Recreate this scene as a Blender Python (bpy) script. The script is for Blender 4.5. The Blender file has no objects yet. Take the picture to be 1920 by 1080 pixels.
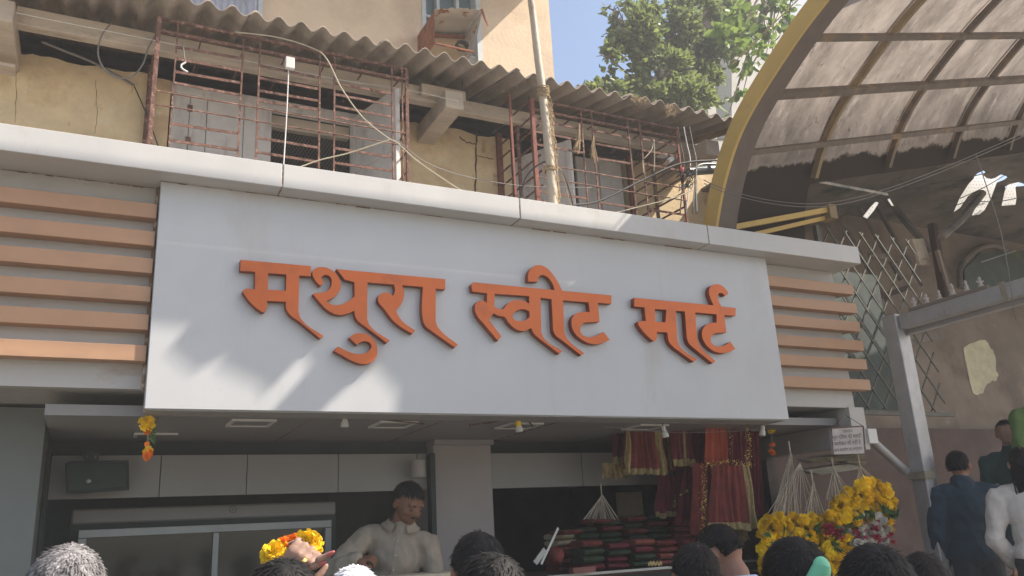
import bpy, bmesh, math, random
from mathutils import Vector, Matrix, Euler, noise
from math import sin, cos, pi, radians, atan2, sqrt, hypot
RND = random.Random(7)
H = 1.68                      # camera height
# ------------------------------------------------------------------ camera, light
S = bpy.context.scene
COL = S.collection
PITCH, YAW, ROLL, FPX = radians(16.6297), radians(27.1491), radians(-3.1359), 1561.56
FWD = Vector((sin(YAW)*cos(PITCH), cos(YAW)*cos(PITCH), sin(PITCH)))
_r = Vector((cos(YAW), -sin(YAW), 0)); _u = _r.cross(FWD)
RGT = _r*cos(ROLL) + _u*sin(ROLL); UPV = _u*cos(ROLL) - _r*sin(ROLL)
cam = bpy.data.cameras.new('camera'); camo = bpy.data.objects.new('camera', cam); COL.objects.link(camo)
cam.sensor_width = 36; cam.lens = 36*FPX/1920; cam.clip_start = .05; cam.clip_end = 600
camo.matrix_world = Matrix(((RGT.x, UPV.x, -FWD.x, 0), (RGT.y, UPV.y, -FWD.y, 0), (RGT.z, UPV.z, -FWD.z, H), (0, 0, 0, 1)))
S.camera = camo
SUN = Vector((1, -.46, 1.2)).normalized()
EXPOSURE, SKY, SUNP = 0.90, .125, 5.0
w = bpy.data.worlds.new('World'); S.world = w; w.use_nodes = True
nt = w.node_tree; bg = nt.nodes['Background']
sk = nt.nodes.new('ShaderNodeTexSky'); sk.sky_type = 'NISHITA'; sk.sun_disc = False
sk.sun_elevation = math.asin(SUN.z); sk.sun_rotation = atan2(SUN.x, SUN.y)
sk.air_density = 1.0; sk.dust_density = 2.4; sk.ozone_density = .5
nt.links.new(sk.outputs[0], bg.inputs[0]); bg.inputs[1].default_value = SKY
sl = bpy.data.lights.new('sun', 'SUN'); so = bpy.data.objects.new('sun', sl); COL.objects.link(so)
sl.energy = SUNP; sl.angle = radians(.6); sl.color = (1, .93, .82)
so.rotation_euler = (-SUN).to_track_quat('-Z', 'Y').to_euler(); so.location = (0, 0, 30)
S.view_settings.view_transform = 'Standard'; S.view_settings.look = 'None'
S.view_settings.gamma = 1; S.view_settings.exposure = EXPOSURE; S.view_settings.use_curve_mapping = False

def P(px, py, Y=None, Z=None, X=None, T=None):
    "photo pixel -> point in the place, on a plane Y / X / height-above-camera Z, or at forward distance T"
    d = FWD + RGT*((px-960)/FPX) - UPV*((py-540)/FPX)
    t = Y/d.y if Y is not None else Z/d.z if Z is not None else X/d.x if X is not None else T
    return Vector((d.x*t, d.y*t, d.z*t + H))

# ------------------------------------------------------------------ materials
MC = {}
def nd(t, ty, **k):
    n = t.nodes.new(ty)
    for a, b in k.items():
        if a in n.bl_rna.properties.keys(): setattr(n, a, b)
        else: n.inputs[a].default_value = b
    return n
def ramp(t, src, p0, p1, c0=(0,0,0,1), c1=(1,1,1,1)):
    r = t.nodes.new('ShaderNodeValToRGB'); t.links.new(src, r.inputs[0])
    r.color_ramp.elements[0].position = p0; r.color_ramp.elements[1].position = p1
    r.color_ramp.elements[0].color = c0; r.color_ramp.elements[1].color = c1
    return r.outputs[0]
def mixc(t, f, a, b):
    m = t.nodes.new('ShaderNodeMix'); m.data_type = 'RGBA'
    for s, v in ((0, f), (6, a), (7, b)):
        if isinstance(v, (int, float)): m.inputs[s].default_value = v
        elif isinstance(v, (tuple, list)): m.inputs[s].default_value = (*v[:3], 1)
        else: t.links.new(v, m.inputs[s])
    return m.outputs[2]
def M(name, col, rough=.7, metal=0.0, var=.18, scale=5, bump=.15, bscale=60, stains=(), stretch=(1, 1, 1), spec=.4, sheen=0, rand=0, coat=0):
    """stains: (colour, scale, lo, hi, stretch) noise patches laid over the base colour"""
    if name in MC: return MC[name]
    m = bpy.data.materials.new(name); m.use_nodes = True; t = m.node_tree; b = t.nodes['Principled BSDF']
    b.inputs['Roughness'].default_value = rough; b.inputs['Metallic'].default_value = metal
    b.inputs['Specular IOR Level'].default_value = spec
    if coat: b.inputs['Coat Weight'].default_value = coat; b.inputs['Coat Roughness'].default_value = .15
    tc = t.nodes.new('ShaderNodeTexCoord')
    def coords(st):
        mp = t.nodes.new('ShaderNodeMapping'); mp.inputs['Scale'].default_value = st
        t.links.new(tc.outputs['Object'], mp.inputs[0]); return mp.outputs[0]
    n = nd(t, 'ShaderNodeTexNoise', Scale=scale, Detail=8.0, Roughness=.62); t.links.new(coords(stretch), n.inputs['Vector'])
    lo = [max(0, c*(1-var)) for c in col]; hi = [min(1, c*(1+var)) for c in col]
    c = mixc(t, ramp(t, n.outputs[0], .32, .68), lo, hi)
    for (sc, ss, a, z, st) in stains:
        s = nd(t, 'ShaderNodeTexNoise', Scale=ss, Detail=9.0, Roughness=.68); t.links.new(coords(st), s.inputs['Vector'])
        c = mixc(t, ramp(t, s.outputs[0], a, z), c, sc)
    if rand:
        oi = t.nodes.new('ShaderNodeObjectInfo'); hs = t.nodes.new('ShaderNodeHueSaturation')
        mr = nd(t, 'ShaderNodeMapRange'); mr.inputs[3].default_value = 1-rand; mr.inputs[4].default_value = 1+rand
        t.links.new(oi.outputs['Random'], mr.inputs[0]); t.links.new(mr.outputs[0], hs.inputs['Value'])
        t.links.new(c, hs.inputs['Color']); c = hs.outputs[0]
    if name.startswith('hair'):
        g = t.nodes.new('ShaderNodeNewGeometry'); hs = t.nodes.new('ShaderNodeHueSaturation'); mr = nd(t, 'ShaderNodeMapRange')
        mr.inputs[3].default_value = .45; mr.inputs[4].default_value = 1.6; t.links.new(g.outputs['Random Per Island'], mr.inputs[0]); t.links.new(mr.outputs[0], hs.inputs['Value']); t.links.new(c, hs.inputs['Color']); c = hs.outputs[0]
    t.links.new(c, b.inputs['Base Color'])
    if bump:
        n2 = nd(t, 'ShaderNodeTexNoise', Scale=bscale, Detail=6.0); t.links.new(coords(stretch), n2.inputs['Vector'])
        bp = nd(t, 'ShaderNodeBump', Strength=bump, Distance=.01); t.links.new(n2.outputs[0], bp.inputs['Height'])
        t.links.new(bp.outputs[0], b.inputs['Normal'])
        rr = nd(t, 'ShaderNodeMapRange'); rr.inputs[3].default_value = max(.03, rough-.08); rr.inputs[4].default_value = min(1, rough+.1)
        t.links.new(n.outputs[0], rr.inputs[0]); t.links.new(rr.outputs[0], b.inputs['Roughness'])
    MC[name] = m; return m
B1 = (1, 1, 1)
brown = (.16, .075, .035)
M('acp_white', (.50, .495, .495), .32, 0, .04, 2, .02, 30, [((.45, .43, .405), 7, .58, .88, (1, 1, .07)), ((.40, .36, .31), 1.6, .60, .86, (1, 1, .35)), ((.22, .16, .12), 34, .70, .745, B1)], spec=.5)
M('acp_cap', (.51, .49, .465), .36, 0, .05, 3, .02, 30, [((.42, .36, .30), 2.5, .58, .82, (1, 1, .5)), ((.2, .13, .09), 45, .74, .78, B1)], spec=.5)
M('acp_side', (.43, .405, .375), .45, 0, .06, 3, .03, 30, [((.30, .22, .16), 3.5, .56, .78, (.6, 1, 1.6)), ((.2, .15, .1), 30, .72, .77, B1)])
M('slat_paint', (.44, .25, .145), .5, 0, .07, 3, .04, 40, [((.33, .2, .12), 4, .5, .75, (.3, 1, 1)), ((.16, .10, .06), 26, .66, .76, (.5, 1, 1)), ((.55, .42, .32), 9, .64, .72, (.3, 1, 1.5))])
M('letter_side', (.26, .05, .02), .5, .1, .2, 6, .04, 25)
M('letter_face', (.52, .115, .022), .36, .4, .10, 3, .04, 25, [((.34, .09, .03), 5, .56, .8, B1)], coat=.08)
M('grime', (.20, .11, .065), .9, 0, .4, 14, .2, 60, [((.45, .38, .3), 22, .5, .6, B1)])
M('ceiling_panel', (.27, .255, .245), .5, 0, .08, 2, .03, 30, [((.22, .2, .18), 2, .5, .8, B1)])
M('shop_panel', (.27, .26, .25), .5, 0, .06, 2, .03, 30, [((.27, .25, .22), 3, .55, .8, (1, 1, .5))])
M('pier_paint', (.15, .16, .15), .6, 0, .1, 2, .05, 30)
M('pillar_paint', (.32, .285, .27), .55, 0, .08, 2, .05, 30, [((.12, .11, .12), 1.3, .60, .82, (1, 1, .6))])
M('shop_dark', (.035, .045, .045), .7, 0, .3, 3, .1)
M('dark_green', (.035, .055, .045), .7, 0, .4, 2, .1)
M('steel_dim', (.30, .31, .30), .4, .5, .1, 6, .05)
M('white_plastic', (.62, .60, .56), .4, 0, .05, 6, .02)
M('glass_dark', (.015, .022, .022), .08, 0, .1, 3, 0, spec=.6)
M('plaster', (.70, .54, .33), .9, 0, .16, 3, .5, 22, [((.50, .33, .18), 2.6, .5, .72, B1), ((.20, .10, .05), 9, .66, .76, (1, 1, .7)), ((.76, .64, .45), 4, .55, .66, B1), ((.38, .20, .10), 6.5, .60, .74, (1.4, 1, .5)), ((.13, .08, .05), 22, .67, .73, (1, 1, .7)), ((.32, .29, .24), 1.8, .62, .74, B1)])
M('crack', (.10, .055, .03), .95, 0, .3, 20, 0)
M('rust', (.15, .075, .055), .85, .15, .4, 22, .5, 90, [((.34, .20, .15), 30, .52, .62, B1), ((.07, .03, .02), 14, .58, .7, B1)])
M('rust_red', (.20, .065, .045), .75, .1, .25, 12, .3, 70, [((.30, .18, .14), 24, .6, .7, B1)])
M('wood_cream', (.48, .395, .31), .85, 0, .2, 7, .4, 40, [((.18, .11, .07), 6, .58, .75, (.4, 1, 1)), ((.10, .05, .03), 25, .68, .74, B1)], stretch=(.5, 1, 1))
M('wood_white', (.60, .56, .53), .75, 0, .10, 5, .3, 50, [((.33, .28, .25), 5, .55, .75, (1.5, 1, .3)), ((.15, .08, .05), 18, .70, .76, (1, 1, .4))])
M('wood_dark', (.06, .035, .025), .85, 0, .3, 8, .3)
M('asbestos', (.30, .245, .195), .92, 0, .22, 6, .5, 50, [((.15, .115, .09), 3, .5, .72, (1, .3, 1)), ((.42, .38, .33), 7, .6, .74, (1, .5, 1)), ((.06, .05, .04), 16, .70, .78, (1, .6, 1))], stretch=(1, .4, 1))
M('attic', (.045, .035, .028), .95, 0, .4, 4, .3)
M('beige_wall', (.64, .50, .35), .9, 0, .06, 1.6, .35, 30, [((.50, .37, .26), 1.2, .5, .7, B1), ((.30, .29, .29), 2.2, .645, .72, (1, 1, .8)), ((.45, .33, .22), 9, .66, .76, B1)])
M('beige_trim', (.55, .44, .28), .85, 0, .12, 5, .2)
M('shutter_blue', (.36, .38, .44), .7, 0, .15, 8, .3, 60, [((.2, .18, .17), 14, .6, .7, (1, 1, .3))])
M('grey_cement', (.36, .34, .31), .9, 0, .15, 4, .4, 40, [((.2, .18, .16), 4, .5, .75, B1)])
M('window_paint', (.48, .50, .50), .6, 0, .1, 9, .2, 60, [((.28, .2, .15), 12, .6, .7, B1)])
M('bluegrey_glass', (.14, .19, .22), .15, 0, .3, 4, 0)
M('hood_metal', (.50, .47, .41), .7, .0, .12, 5, .3, 60, [((.24, .085, .03), 7, .55, .62, B1), ((.10, .035, .02), 12, .64, .7, B1)])
M('hood_rust', (.27, .10, .05), .85, 0, .35, 9, .4, 60, [((.12, .05, .03), 10, .5, .65, B1)])
M('ply', (.50, .36, .21), .8, 0, .12, 6, .2, 60, [((.25, .16, .1), 8, .62, .7, B1)])
M('black_rubber', (.02, .02, .022), .6, 0, .2, 10, .1)
M('bamboo', (.46, .38, .28), .6, 0, .15, 6, .3, 60, [((.24, .17, .11), 9, .52, .7, (1, 1, .3)), ((.09, .07, .05), 18, .62, .72, (1, 1, .4))], stretch=(1, 1, .3))
M('jute', (.36, .26, .15), .95, 0, .4, 60, .6, 200)
M('wire_pale', (.38, .33, .23), .6, 0, .1, 20, 0)
M('wire_dark', (.05, .045, .04), .6, 0, .1, 20, 0)
M('wire_grey', (.20, .18, .16), .6, 0, .1, 20, 0)
M('wire_white', (.62, .6, .57), .6, 0, .1, 20, 0)
M('arch_soffit', (.15, .115, .095), .8, 0, .15, 5, .1, 40)
M('arch_yellow', (.55, .37, .11), .6, 0, .10, 3, .1, 40, [((.38, .24, .10), 3, .55, .78, B1)])
M('rib_steel', (.16, .125, .10), .7, .2, .25, 8, .3, 60, [((.30, .19, .09), 4, .55, .7, B1)])
M('rib_ochre', (.25, .18, .10), .7, 0, .2, 6, .2, 60)
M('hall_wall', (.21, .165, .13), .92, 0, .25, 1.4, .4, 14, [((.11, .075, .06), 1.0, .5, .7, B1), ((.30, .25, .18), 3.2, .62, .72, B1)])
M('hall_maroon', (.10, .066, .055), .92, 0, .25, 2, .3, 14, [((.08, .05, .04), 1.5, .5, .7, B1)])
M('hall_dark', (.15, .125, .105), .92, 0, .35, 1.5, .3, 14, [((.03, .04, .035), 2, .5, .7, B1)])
M('peeled', (.52, .47, .32), .9, 0, .15, 6, .3, 40, [((.30, .25, .16), 12, .6, .68, (1, 1, 3))])
M('galv', (.40, .385, .38), .45, .45, .12, 7, .15, 60, [((.20, .16, .13), 8, .58, .75, (1, 1, .4)), ((.55, .53, .5), 14, .64, .7, B1)])
M('lattice', (.13, .12, .10), .7, .3, .2, 10, .2)
M('lattice_board', (.075, .09, .08), .8, 0, .3, 3, .2, 20, [((.13, .12, .05), 2.5, .55, .7, B1)])
M('concrete', (.24, .22, .19), .92, 0, .2, 2, .4, 30, [((.09, .085, .075), .9, .5, .7, B1)])
M('stone_step', (.24, .22, .19), .85, 0, .2, 3, .3, 30)
M('marigold', (.92, .60, .008), .7, 0, .12, 30, .0, rand=.16)
M('marigold_or', (.86, .22, .010), .7, 0, .12, 30, .0, rand=.15)
M('rose', (.42, .035, .06), .7, 0, .2, 30, .0)
M('shirt_patch', (.3, .32, .34), .8, 0, .1, 8, 0)
M('leafgreen', (.07, .13, .035), .6, 0, .3, 10, 0)
M('white_petal', (.62, .58, .50), .7, 0, .1, 20, 0)
M('string', (.44, .38, .29), .9, 0, .2, 30, 0)
M('cloth_red', (.17, .032, .024), .85, 0, .3, 14, .4, 120, [((.42, .20, .06), 40, .66, .72, B1)])
M('cloth_maroon', (.14, .022, .03), .85, 0, .3, 14, .4, 120, [((.3, .15, .06), 40, .68, .74, B1)])
M('cloth_orange', (.30, .055, .025), .8, 0, .2, 8, .3, 120)
M('gold_trim', (.36, .27, .12), .45, .35, .3, 60, .6, 160)
M('tinsel', (.95, .66, .20), .35, .7, .2, 30, 0)
M('pack_green', (.035, .055, .03), .5, 0, .3, 10, .2, 60, coat=.3)
M('pack_red', (.15, .035, .028), .5, 0, .3, 10, .2, 60, [((.4, .2, .1), 30, .66, .72, B1)], coat=.3)
M('pack_pink', (.24, .07, .055), .5, 0, .3, 10, .2, 60, coat=.3)
M('pack_cream', (.50, .42, .30), .6, 0, .15, 20, .1)
M('blocker_blue', (.09, .14, .20), .7, 0, .2, 4, .2, 30)
M('skin', (.30, .150, .095), .55, 0, .08, 12, .08, 90, spec=.35)
M('skin_pale', (.32, .19, .14), .55, 0, .08, 12, .08, 90, spec=.35)
M('skin_dark', (.20, .095, .055), .55, 0, .1, 12, .08, 90, spec=.35)
M('lip', (.20, .07, .06), .5, 0, .05, 10, 0)
M('eye', (.04, .03, .03), .2, 0, .05, 10, 0)
M('eye_white', (.11, .075, .06), .3, 0, .05, 10, 0)
M('hair_black', (.010, .009, .009), .6, 0, .3, 40, 0, spec=.2)
M('hair_brown', (.018, .014, .012), .6, 0, .3, 40, 0, spec=.2)
M('hair_grey', (.15, .14, .14), .6, 0, .75, 22, 0, spec=.2)
M('hair_white', (.60, .60, .64), .55, 0, .3, 26, 0)
M('shirt_white', (.33, .275, .21), .85, 0, .14, 8, .9, 11)
M('shirt_blue', (.46, .53, .72), .85, 0, .14, 8, .9, 11)
M('shirt_navy', (.025, .045, .065), .85, 0, .14, 8, .9, 11)
M('shirt_teal', (.03, .06, .06), .85, 0, .14, 8, .9, 11)
M('shirt_green', (.12, .19, .06), .85, 0, .14, 8, .9, 11)
M('shirt_cream', (.60, .55, .50), .85, 0, .14, 8, .9, 11)
M('shirt_dark', (.05, .045, .05), .85, 0, .14, 8, .9, 11)
M('shirt_rust', (.28, .12, .05), .85, 0, .14, 8, .9, 11)
M('trousers_dark', (.03, .032, .04), .85, 0, .14, 8, .9, 11)
M('bright_green', (.20, .60, .36), .5, 0, .15, 6, 0)
M('ring_gold', (.8, .6, .2), .25, .9, .05, 6, 0)
M('nail_red', (.48, .12, .12), .3, 0, .05, 6, 0)
M('bark', (.10, .075, .055), .95, 0, .3, 10, .6, 40)
M('sign_paper', (.46, .41, .38), .7, 0, .1, 5, .1, 40, [((.30, .22, .16), 4, .55, .7, B1)])
M('ink', (.07, .05, .06), .8, 0, .1, 5, 0)
M('tin', (.30, .27, .20), .7, .3, .3, 6, .3)
M('red_brown_roof', (.20, .085, .06), .85, 0, .2, 5, .3)
M('white_build', (.50, .47, .43), .9, 0, .1, 2, .2)
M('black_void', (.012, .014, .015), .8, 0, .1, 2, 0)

def leaf_mat(name, c1, c2, trans):
    m = bpy.data.materials.new(name); m.use_nodes = True; t = m.node_tree
    for n in list(t.nodes): t.nodes.remove(n)
    out = t.nodes.new('ShaderNodeOutputMaterial'); d = nd(t, 'ShaderNodeBsdfPrincipled', Roughness=.42)
    tr = t.nodes.new('ShaderNodeBsdfTranslucent'); mx = t.nodes.new('ShaderNodeMixShader'); mx.inputs[0].default_value = trans
    g = t.nodes.new('ShaderNodeNewGeometry'); c = mixc(t, g.outputs['Random Per Island'], c1, c2)
    t.links.new(c, d.inputs['Base Color'])
    tc = mixc(t, .5, c, (.20, .27, .07)); t.links.new(tc, tr.inputs[0])
    t.links.new(d.outputs[0], mx.inputs[1]); t.links.new(tr.outputs[0], mx.inputs[2]); t.links.new(mx.outputs[0], out.inputs[0]); MC[name] = m
leaf_mat('leaf_tree', (.055, .07, .025), (.27, .30, .10), .5)
leaf_mat('leaf_fig', (.07, .12, .025), (.20, .30, .06), .5)

def fibre_mat():
    m = bpy.data.materials.new('fibreglass'); m.use_nodes = True; t = m.node_tree
    for n in list(t.nodes): t.nodes.remove(n)
    out = t.nodes.new('ShaderNodeOutputMaterial')
    tc = t.nodes.new('ShaderNodeTexCoord')
    def nz(sc, st, rot=0):
        mp = t.nodes.new('ShaderNodeMapping'); mp.inputs['Scale'].default_value = st; mp.inputs['Rotation'].default_value = (rot, 0, 0)
        t.links.new(tc.outputs['Object'], mp.inputs[0])
        n = nd(t, 'ShaderNodeTexNoise', Scale=sc, Detail=10.0, Roughness=.7); t.links.new(mp.outputs[0], n.inputs['Vector']); return n.outputs[0]
    base = mixc(t, ramp(t, nz(3.0, (1, .6, .6)), .38, .66), (.20, .165, .135), (.41, .345, .285))
    base = mixc(t, ramp(t, nz(8, (1, .3, .45), .6), .54, .70), base, (.48, .41, .34))
    base = mixc(t, ramp(t, nz(40, (1, .4, .6), .6), .62, .70), base, (.50, .44, .37))
    base = mixc(t, ramp(t, nz(11, (1, .5, 1), .4), .60, .70), base, (.11, .085, .07))
    # darker, less translucent lower skirt with a ragged edge (object z = height over the foot)
    at = t.nodes.new('ShaderNodeAttribute'); at.attribute_name = 'skirt_mask'
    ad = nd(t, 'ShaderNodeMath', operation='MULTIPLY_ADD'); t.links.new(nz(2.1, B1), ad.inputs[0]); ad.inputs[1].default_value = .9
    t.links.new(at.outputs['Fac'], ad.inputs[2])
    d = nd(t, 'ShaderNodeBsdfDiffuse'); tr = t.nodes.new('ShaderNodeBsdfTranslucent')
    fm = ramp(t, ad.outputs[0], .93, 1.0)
    base = mixc(t, ramp(t, ad.outputs[0], .82, .95), base, (.34, .285, .23)); base = mixc(t, fm, base, (.06, .048, .04))  # highlight band painted along the ragged edge, dark tone below it
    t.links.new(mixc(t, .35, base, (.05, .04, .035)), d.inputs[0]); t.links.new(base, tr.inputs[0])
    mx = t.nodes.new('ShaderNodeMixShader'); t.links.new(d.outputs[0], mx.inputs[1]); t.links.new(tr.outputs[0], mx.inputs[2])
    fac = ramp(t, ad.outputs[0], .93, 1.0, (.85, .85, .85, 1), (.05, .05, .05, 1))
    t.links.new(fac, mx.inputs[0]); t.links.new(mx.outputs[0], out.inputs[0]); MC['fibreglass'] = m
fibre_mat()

# ------------------------------------------------------------------ mesh building
LOC = {}
class MB:
    def __init__(s): s.v = []; s.f = []
    def add(s, vs, fs):
        o = len(s.v); s.v += [Vector(v) for v in vs]; s.f += [tuple(i+o for i in f) for f in fs]; return s
    def box(s, x0, x1, y0, y1, z0, z1):
        return s.add([(x, y, z) for x in (x0, x1) for y in (y0, y1) for z in (z0, z1)],
                     [(0, 1, 3, 2), (4, 6, 7, 5), (0, 4, 5, 1), (2, 3, 7, 6), (0, 2, 6, 4), (1, 5, 7, 3)])
    def beam(s, a, b, w, h, up=(0, 0, 1)):
        a, b = Vector(a), Vector(b); d = (b-a).normalized(); up = Vector(up)
        sd = d.cross(up); sd = sd.normalized() if sd.length > 1e-4 else d.orthogonal().normalized(); u = sd.cross(d)
        vs = [q + sd*(i*w/2) + u*(j*h/2) for q in (a, b) for i, j in ((-1, -1), (1, -1), (1, 1), (-1, 1))]
        return s.add(vs, [(0, 1, 2, 3), (7, 6, 5, 4), (0, 4, 5, 1), (1, 5, 6, 2), (2, 6, 7, 3), (3, 7, 4, 0)])
    def tube(s, pts, r, n=6, caps=True):
        pts = [Vector(p) for p in pts]; vs = []; fs = []; N = len(pts)
        rr = r if isinstance(r, (list, tuple)) else [r]*N
        ref = None
        for i, p in enumerate(pts):
            d = (pts[min(i+1, N-1)]-pts[max(i-1, 0)])
            if d.length < 1e-7: d = Vector((0, 0, 1))
            d.normalize()
            if ref is None: ref = d.orthogonal().normalized()
            ref = (ref - d*ref.dot(d)); ref = ref.normalized() if ref.length > 1e-5 else d.orthogonal().normalized()
            e = d.cross(ref)
            vs += [p + (ref*cos(2*pi*k/n) + e*sin(2*pi*k/n))*rr[i] for k in range(n)]
        for i in range(N-1):
            fs += [(i*n+k, i*n+(k+1) % n, (i+1)*n+(k+1) % n, (i+1)*n+k) for k in range(n)]
        if caps: fs += [tuple(range(n))[::-1], tuple((N-1)*n+k for k in range(n))]
        return s.add(vs, fs)
    def quad(s, a, b, c, d): return s.add([a, b, c, d], [(0, 1, 2, 3)])
    def grid(s, fn, nu, nv):
        vs = [fn(i/nu, j/nv) for j in range(nv+1) for i in range(nu+1)]
        return s.add(vs, [(j*(nu+1)+i, j*(nu+1)+i+1, (j+1)*(nu+1)+i+1, (j+1)*(nu+1)+i) for j in range(nv) for i in range(nu)])
    def ell(s, c, r, n=14, m=9, rot=None, bump=0):
        c = Vector(c); r = Vector(r) if not isinstance(r, (int, float)) else Vector((r, r, r)); vs = []
        for j in range(m+1):
            th = pi*j/m
            for i in range(n):
                ph = 2*pi*i/n; v = Vector((sin(th)*cos(ph)*r.x, sin(th)*sin(ph)*r.y, cos(th)*r.z))
                if bump: v *= 1+bump*noise.noise(v*30+c*9)
                if rot is not None: v = rot @ v
                vs.append(c+v)
        return s.add(vs, [(j*n+i, (j+1)*n+i, (j+1)*n+(i+1) % n, j*n+(i+1) % n) for j in range(m) for i in range(n)])
    def prism(s, poly, off):
        n = len(poly); off = Vector(off); poly = [Vector(p) for p in poly]
        return s.add(poly + [p+off for p in poly], [tuple(range(n)), tuple(range(2*n-1, n-1, -1))] + [(i, i+n, (i+1) % n + n, (i+1) % n) for i in range(n)])
    def lathe(s, c, prof, n=16, axis=(0, 0, 1)):
        ax = Vector(axis).normalized(); e = ax.orthogonal().normalized(); g = ax.cross(e); c = Vector(c)
        vs = [c + ax*h + (e*cos(2*pi*k/n)+g*sin(2*pi*k/n))*r for r, h in prof for k in range(n)]
        N = len(prof)
        return s.add(vs, [(i*n+k, i*n+(k+1) % n, (i+1)*n+(k+1) % n, (i+1)*n+k) for i in range(N-1) for k in range(n)] + [tuple(range(n))[::-1], tuple((N-1)*n+k for k in range(n))])
def setup(o, mat, parent):
    if mat and not o.data.materials: o.data.materials.append(MC[mat] if isinstance(mat, str) else mat)
    COL.objects.link(o)
    if parent is not None: o.parent = parent
    return o
def finish_mesh(me, smooth=False, bevel=0):
    bm = bmesh.new(); bm.from_mesh(me)
    bmesh.ops.recalc_face_normals(bm, faces=bm.faces)
    if bevel:
        try: bmesh.ops.bevel(bm, geom=[e for e in bm.edges if len(e.link_faces) == 2 and e.calc_face_angle(0) > .6], offset=bevel, segments=1, affect='EDGES', clamp_overlap=True)
        except Exception: pass
    if smooth:
        for f in bm.faces: f.smooth = True
        if smooth != 'all':
            for e in bm.edges:
                if len(e.link_faces) == 2 and e.calc_face_angle(0) > .7: e.smooth = False
    bm.to_mesh(me); bm.free()
def part(parent, name, mb, mat, smooth=False, bevel=0, label=None, stuff=False):
    "a mesh child; geometry in world coordinates"
    org = LOC[parent.name]
    me = bpy.data.meshes.new(name); me.from_pydata([v-org for v in mb.v], [], mb.f); finish_mesh(me, smooth, bevel)
    o = bpy.data.objects.new(name, me); setup(o, mat, parent); LOC[o.name] = org
    if label: o['label'] = label
    if stuff: o['kind'] = 'stuff'
    return o
def tag(o, label, cat, group=None):
    o['label'] = label; o['category'] = cat
    if group: o['group'] = group
    return o
def thing(name, label, cat, loc, group=None):
    o = bpy.data.objects.new(name, None); o.empty_display_size = .2; COL.objects.link(o)
    o.location = loc; LOC[o.name] = Vector(loc); return tag(o, label, cat, group)
def solo(name, mb, mat, label, cat, group=None, smooth=False, bevel=0, kind=None):
    if kind == 'structure': c = Vector((0, 0, 0))
    else:
        xs = [v.x for v in mb.v]; ys = [v.y for v in mb.v]; c = Vector(((min(xs)+max(xs))/2, (min(ys)+max(ys))/2, min(v.z for v in mb.v)))
    me = bpy.data.meshes.new(name); me.from_pydata([v-c for v in mb.v], [], mb.f); finish_mesh(me, smooth, bevel)
    o = bpy.data.objects.new(name, me); setup(o, mat, None); o.location = c; LOC[o.name] = c
    if kind: o['kind'] = kind
    if label: tag(o, label, cat, group)
    return o
def copy_part(src, parent, loc, rot=None, scale=None):
    c = src.copy(); COL.objects.link(c); c.parent = parent; c.location = Vector(loc)-LOC[parent.name]
    if rot is not None: c.rotation_euler = rot
    if scale is not None: c.scale = (scale,)*3 if isinstance(scale, (int, float)) else scale
    LOC[c.name] = LOC[parent.name]; return c
def proto_mesh(name, mb, mat, smooth=False):
    me = bpy.data.meshes.new(name); me.from_pydata(mb.v, [], mb.f); finish_mesh(me, smooth); me.materials.append(MC[mat]); return me
def inst(name, me, parent, loc, rot=(0, 0, 0), scale=1):
    o = bpy.data.objects.new(name, me); COL.objects.link(o); o.parent = parent
    o.location = Vector(loc)-LOC[parent.name]; o.rotation_euler = rot; o.scale = (scale,)*3 if isinstance(scale, (int, float)) else scale
    LOC[o.name] = LOC[parent.name]; return o
def catmull(pts, n=8):
    pts = [Vector(p) for p in pts]; out = []
    q = [pts[0]*2-pts[1]] + pts + [pts[-1]*2-pts[-2]]
    for i in range(1, len(q)-2):
        for k in range(n):
            t = k/n; a, b, c, d = q[i-1:i+3]
            out.append(.5*((2*b)+(c-a)*t+(2*a-5*b+4*c-d)*t*t+(3*b-a-3*c+d)*t**3))
    return out + [pts[-1]]
# ------------------------------------------------------------------ ground
solo('ground', MB().add([(-120, -120, 0), (120, -120, 0), (120, 200, 0), (-120, 200, 0)], [(0, 1, 2, 3)]), 'concrete', None, None, kind='structure')

# ------------------------------------------------------------------ sweet shop building (ground floor)
SY = 4.5                                 # face of the sign board
shop = thing('shop_building', 'whitewashed ground floor shop with pillar and dark open bays below the sign', 'shop', (2.5, 5.7, 0))
zc = H+.70
mb = MB().box(-.22, 5.2, 4.714, 6.6, zc, zc+.055)
part(shop, 'ceiling', mb, 'ceiling_panel')
part(shop, 'fascia_beam', MB().box(-.9, 5.30, 4.66, 5.3, H+.825, H+1.90), 'grey_cement')
for k in range(6):                       # joints of the ceiling cladding
    x = .3+k*.8
    part(shop, 'ceiling_joint', MB().box(x, x+.006, 4.72, 5.8, zc-.003, zc-.0005), 'grime')
for cx in (.80, 1.64, 2.50, 3.50):       # recessed square downlights, seen edge on
    z = zc
    f = MB()
    for a in ((cx-.12, cx+.12, 4.76, 4.785), (cx-.12, cx+.12, 4.985, 5.01), (cx-.12, cx-.10, 4.785, 4.985), (cx+.10, cx+.12, 4.785, 4.985)):
        f.box(*a, z-.012, z-.0005)
    fr = part(shop, 'downlight_frame', f, 'white_plastic')
    part(fr, 'diffuser', MB().box(cx-.099, cx+.099, 4.786, 4.984, z-.006, z-.001), 'shop_panel')
part(shop, 'downlight_frame', MB().box(.22, .46, 5.36, 5.375, zc-.012, zc-.0005).box(.22, .24, 5.376, 5.5, zc-.012, zc-.0005), 'white_plastic')
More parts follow.
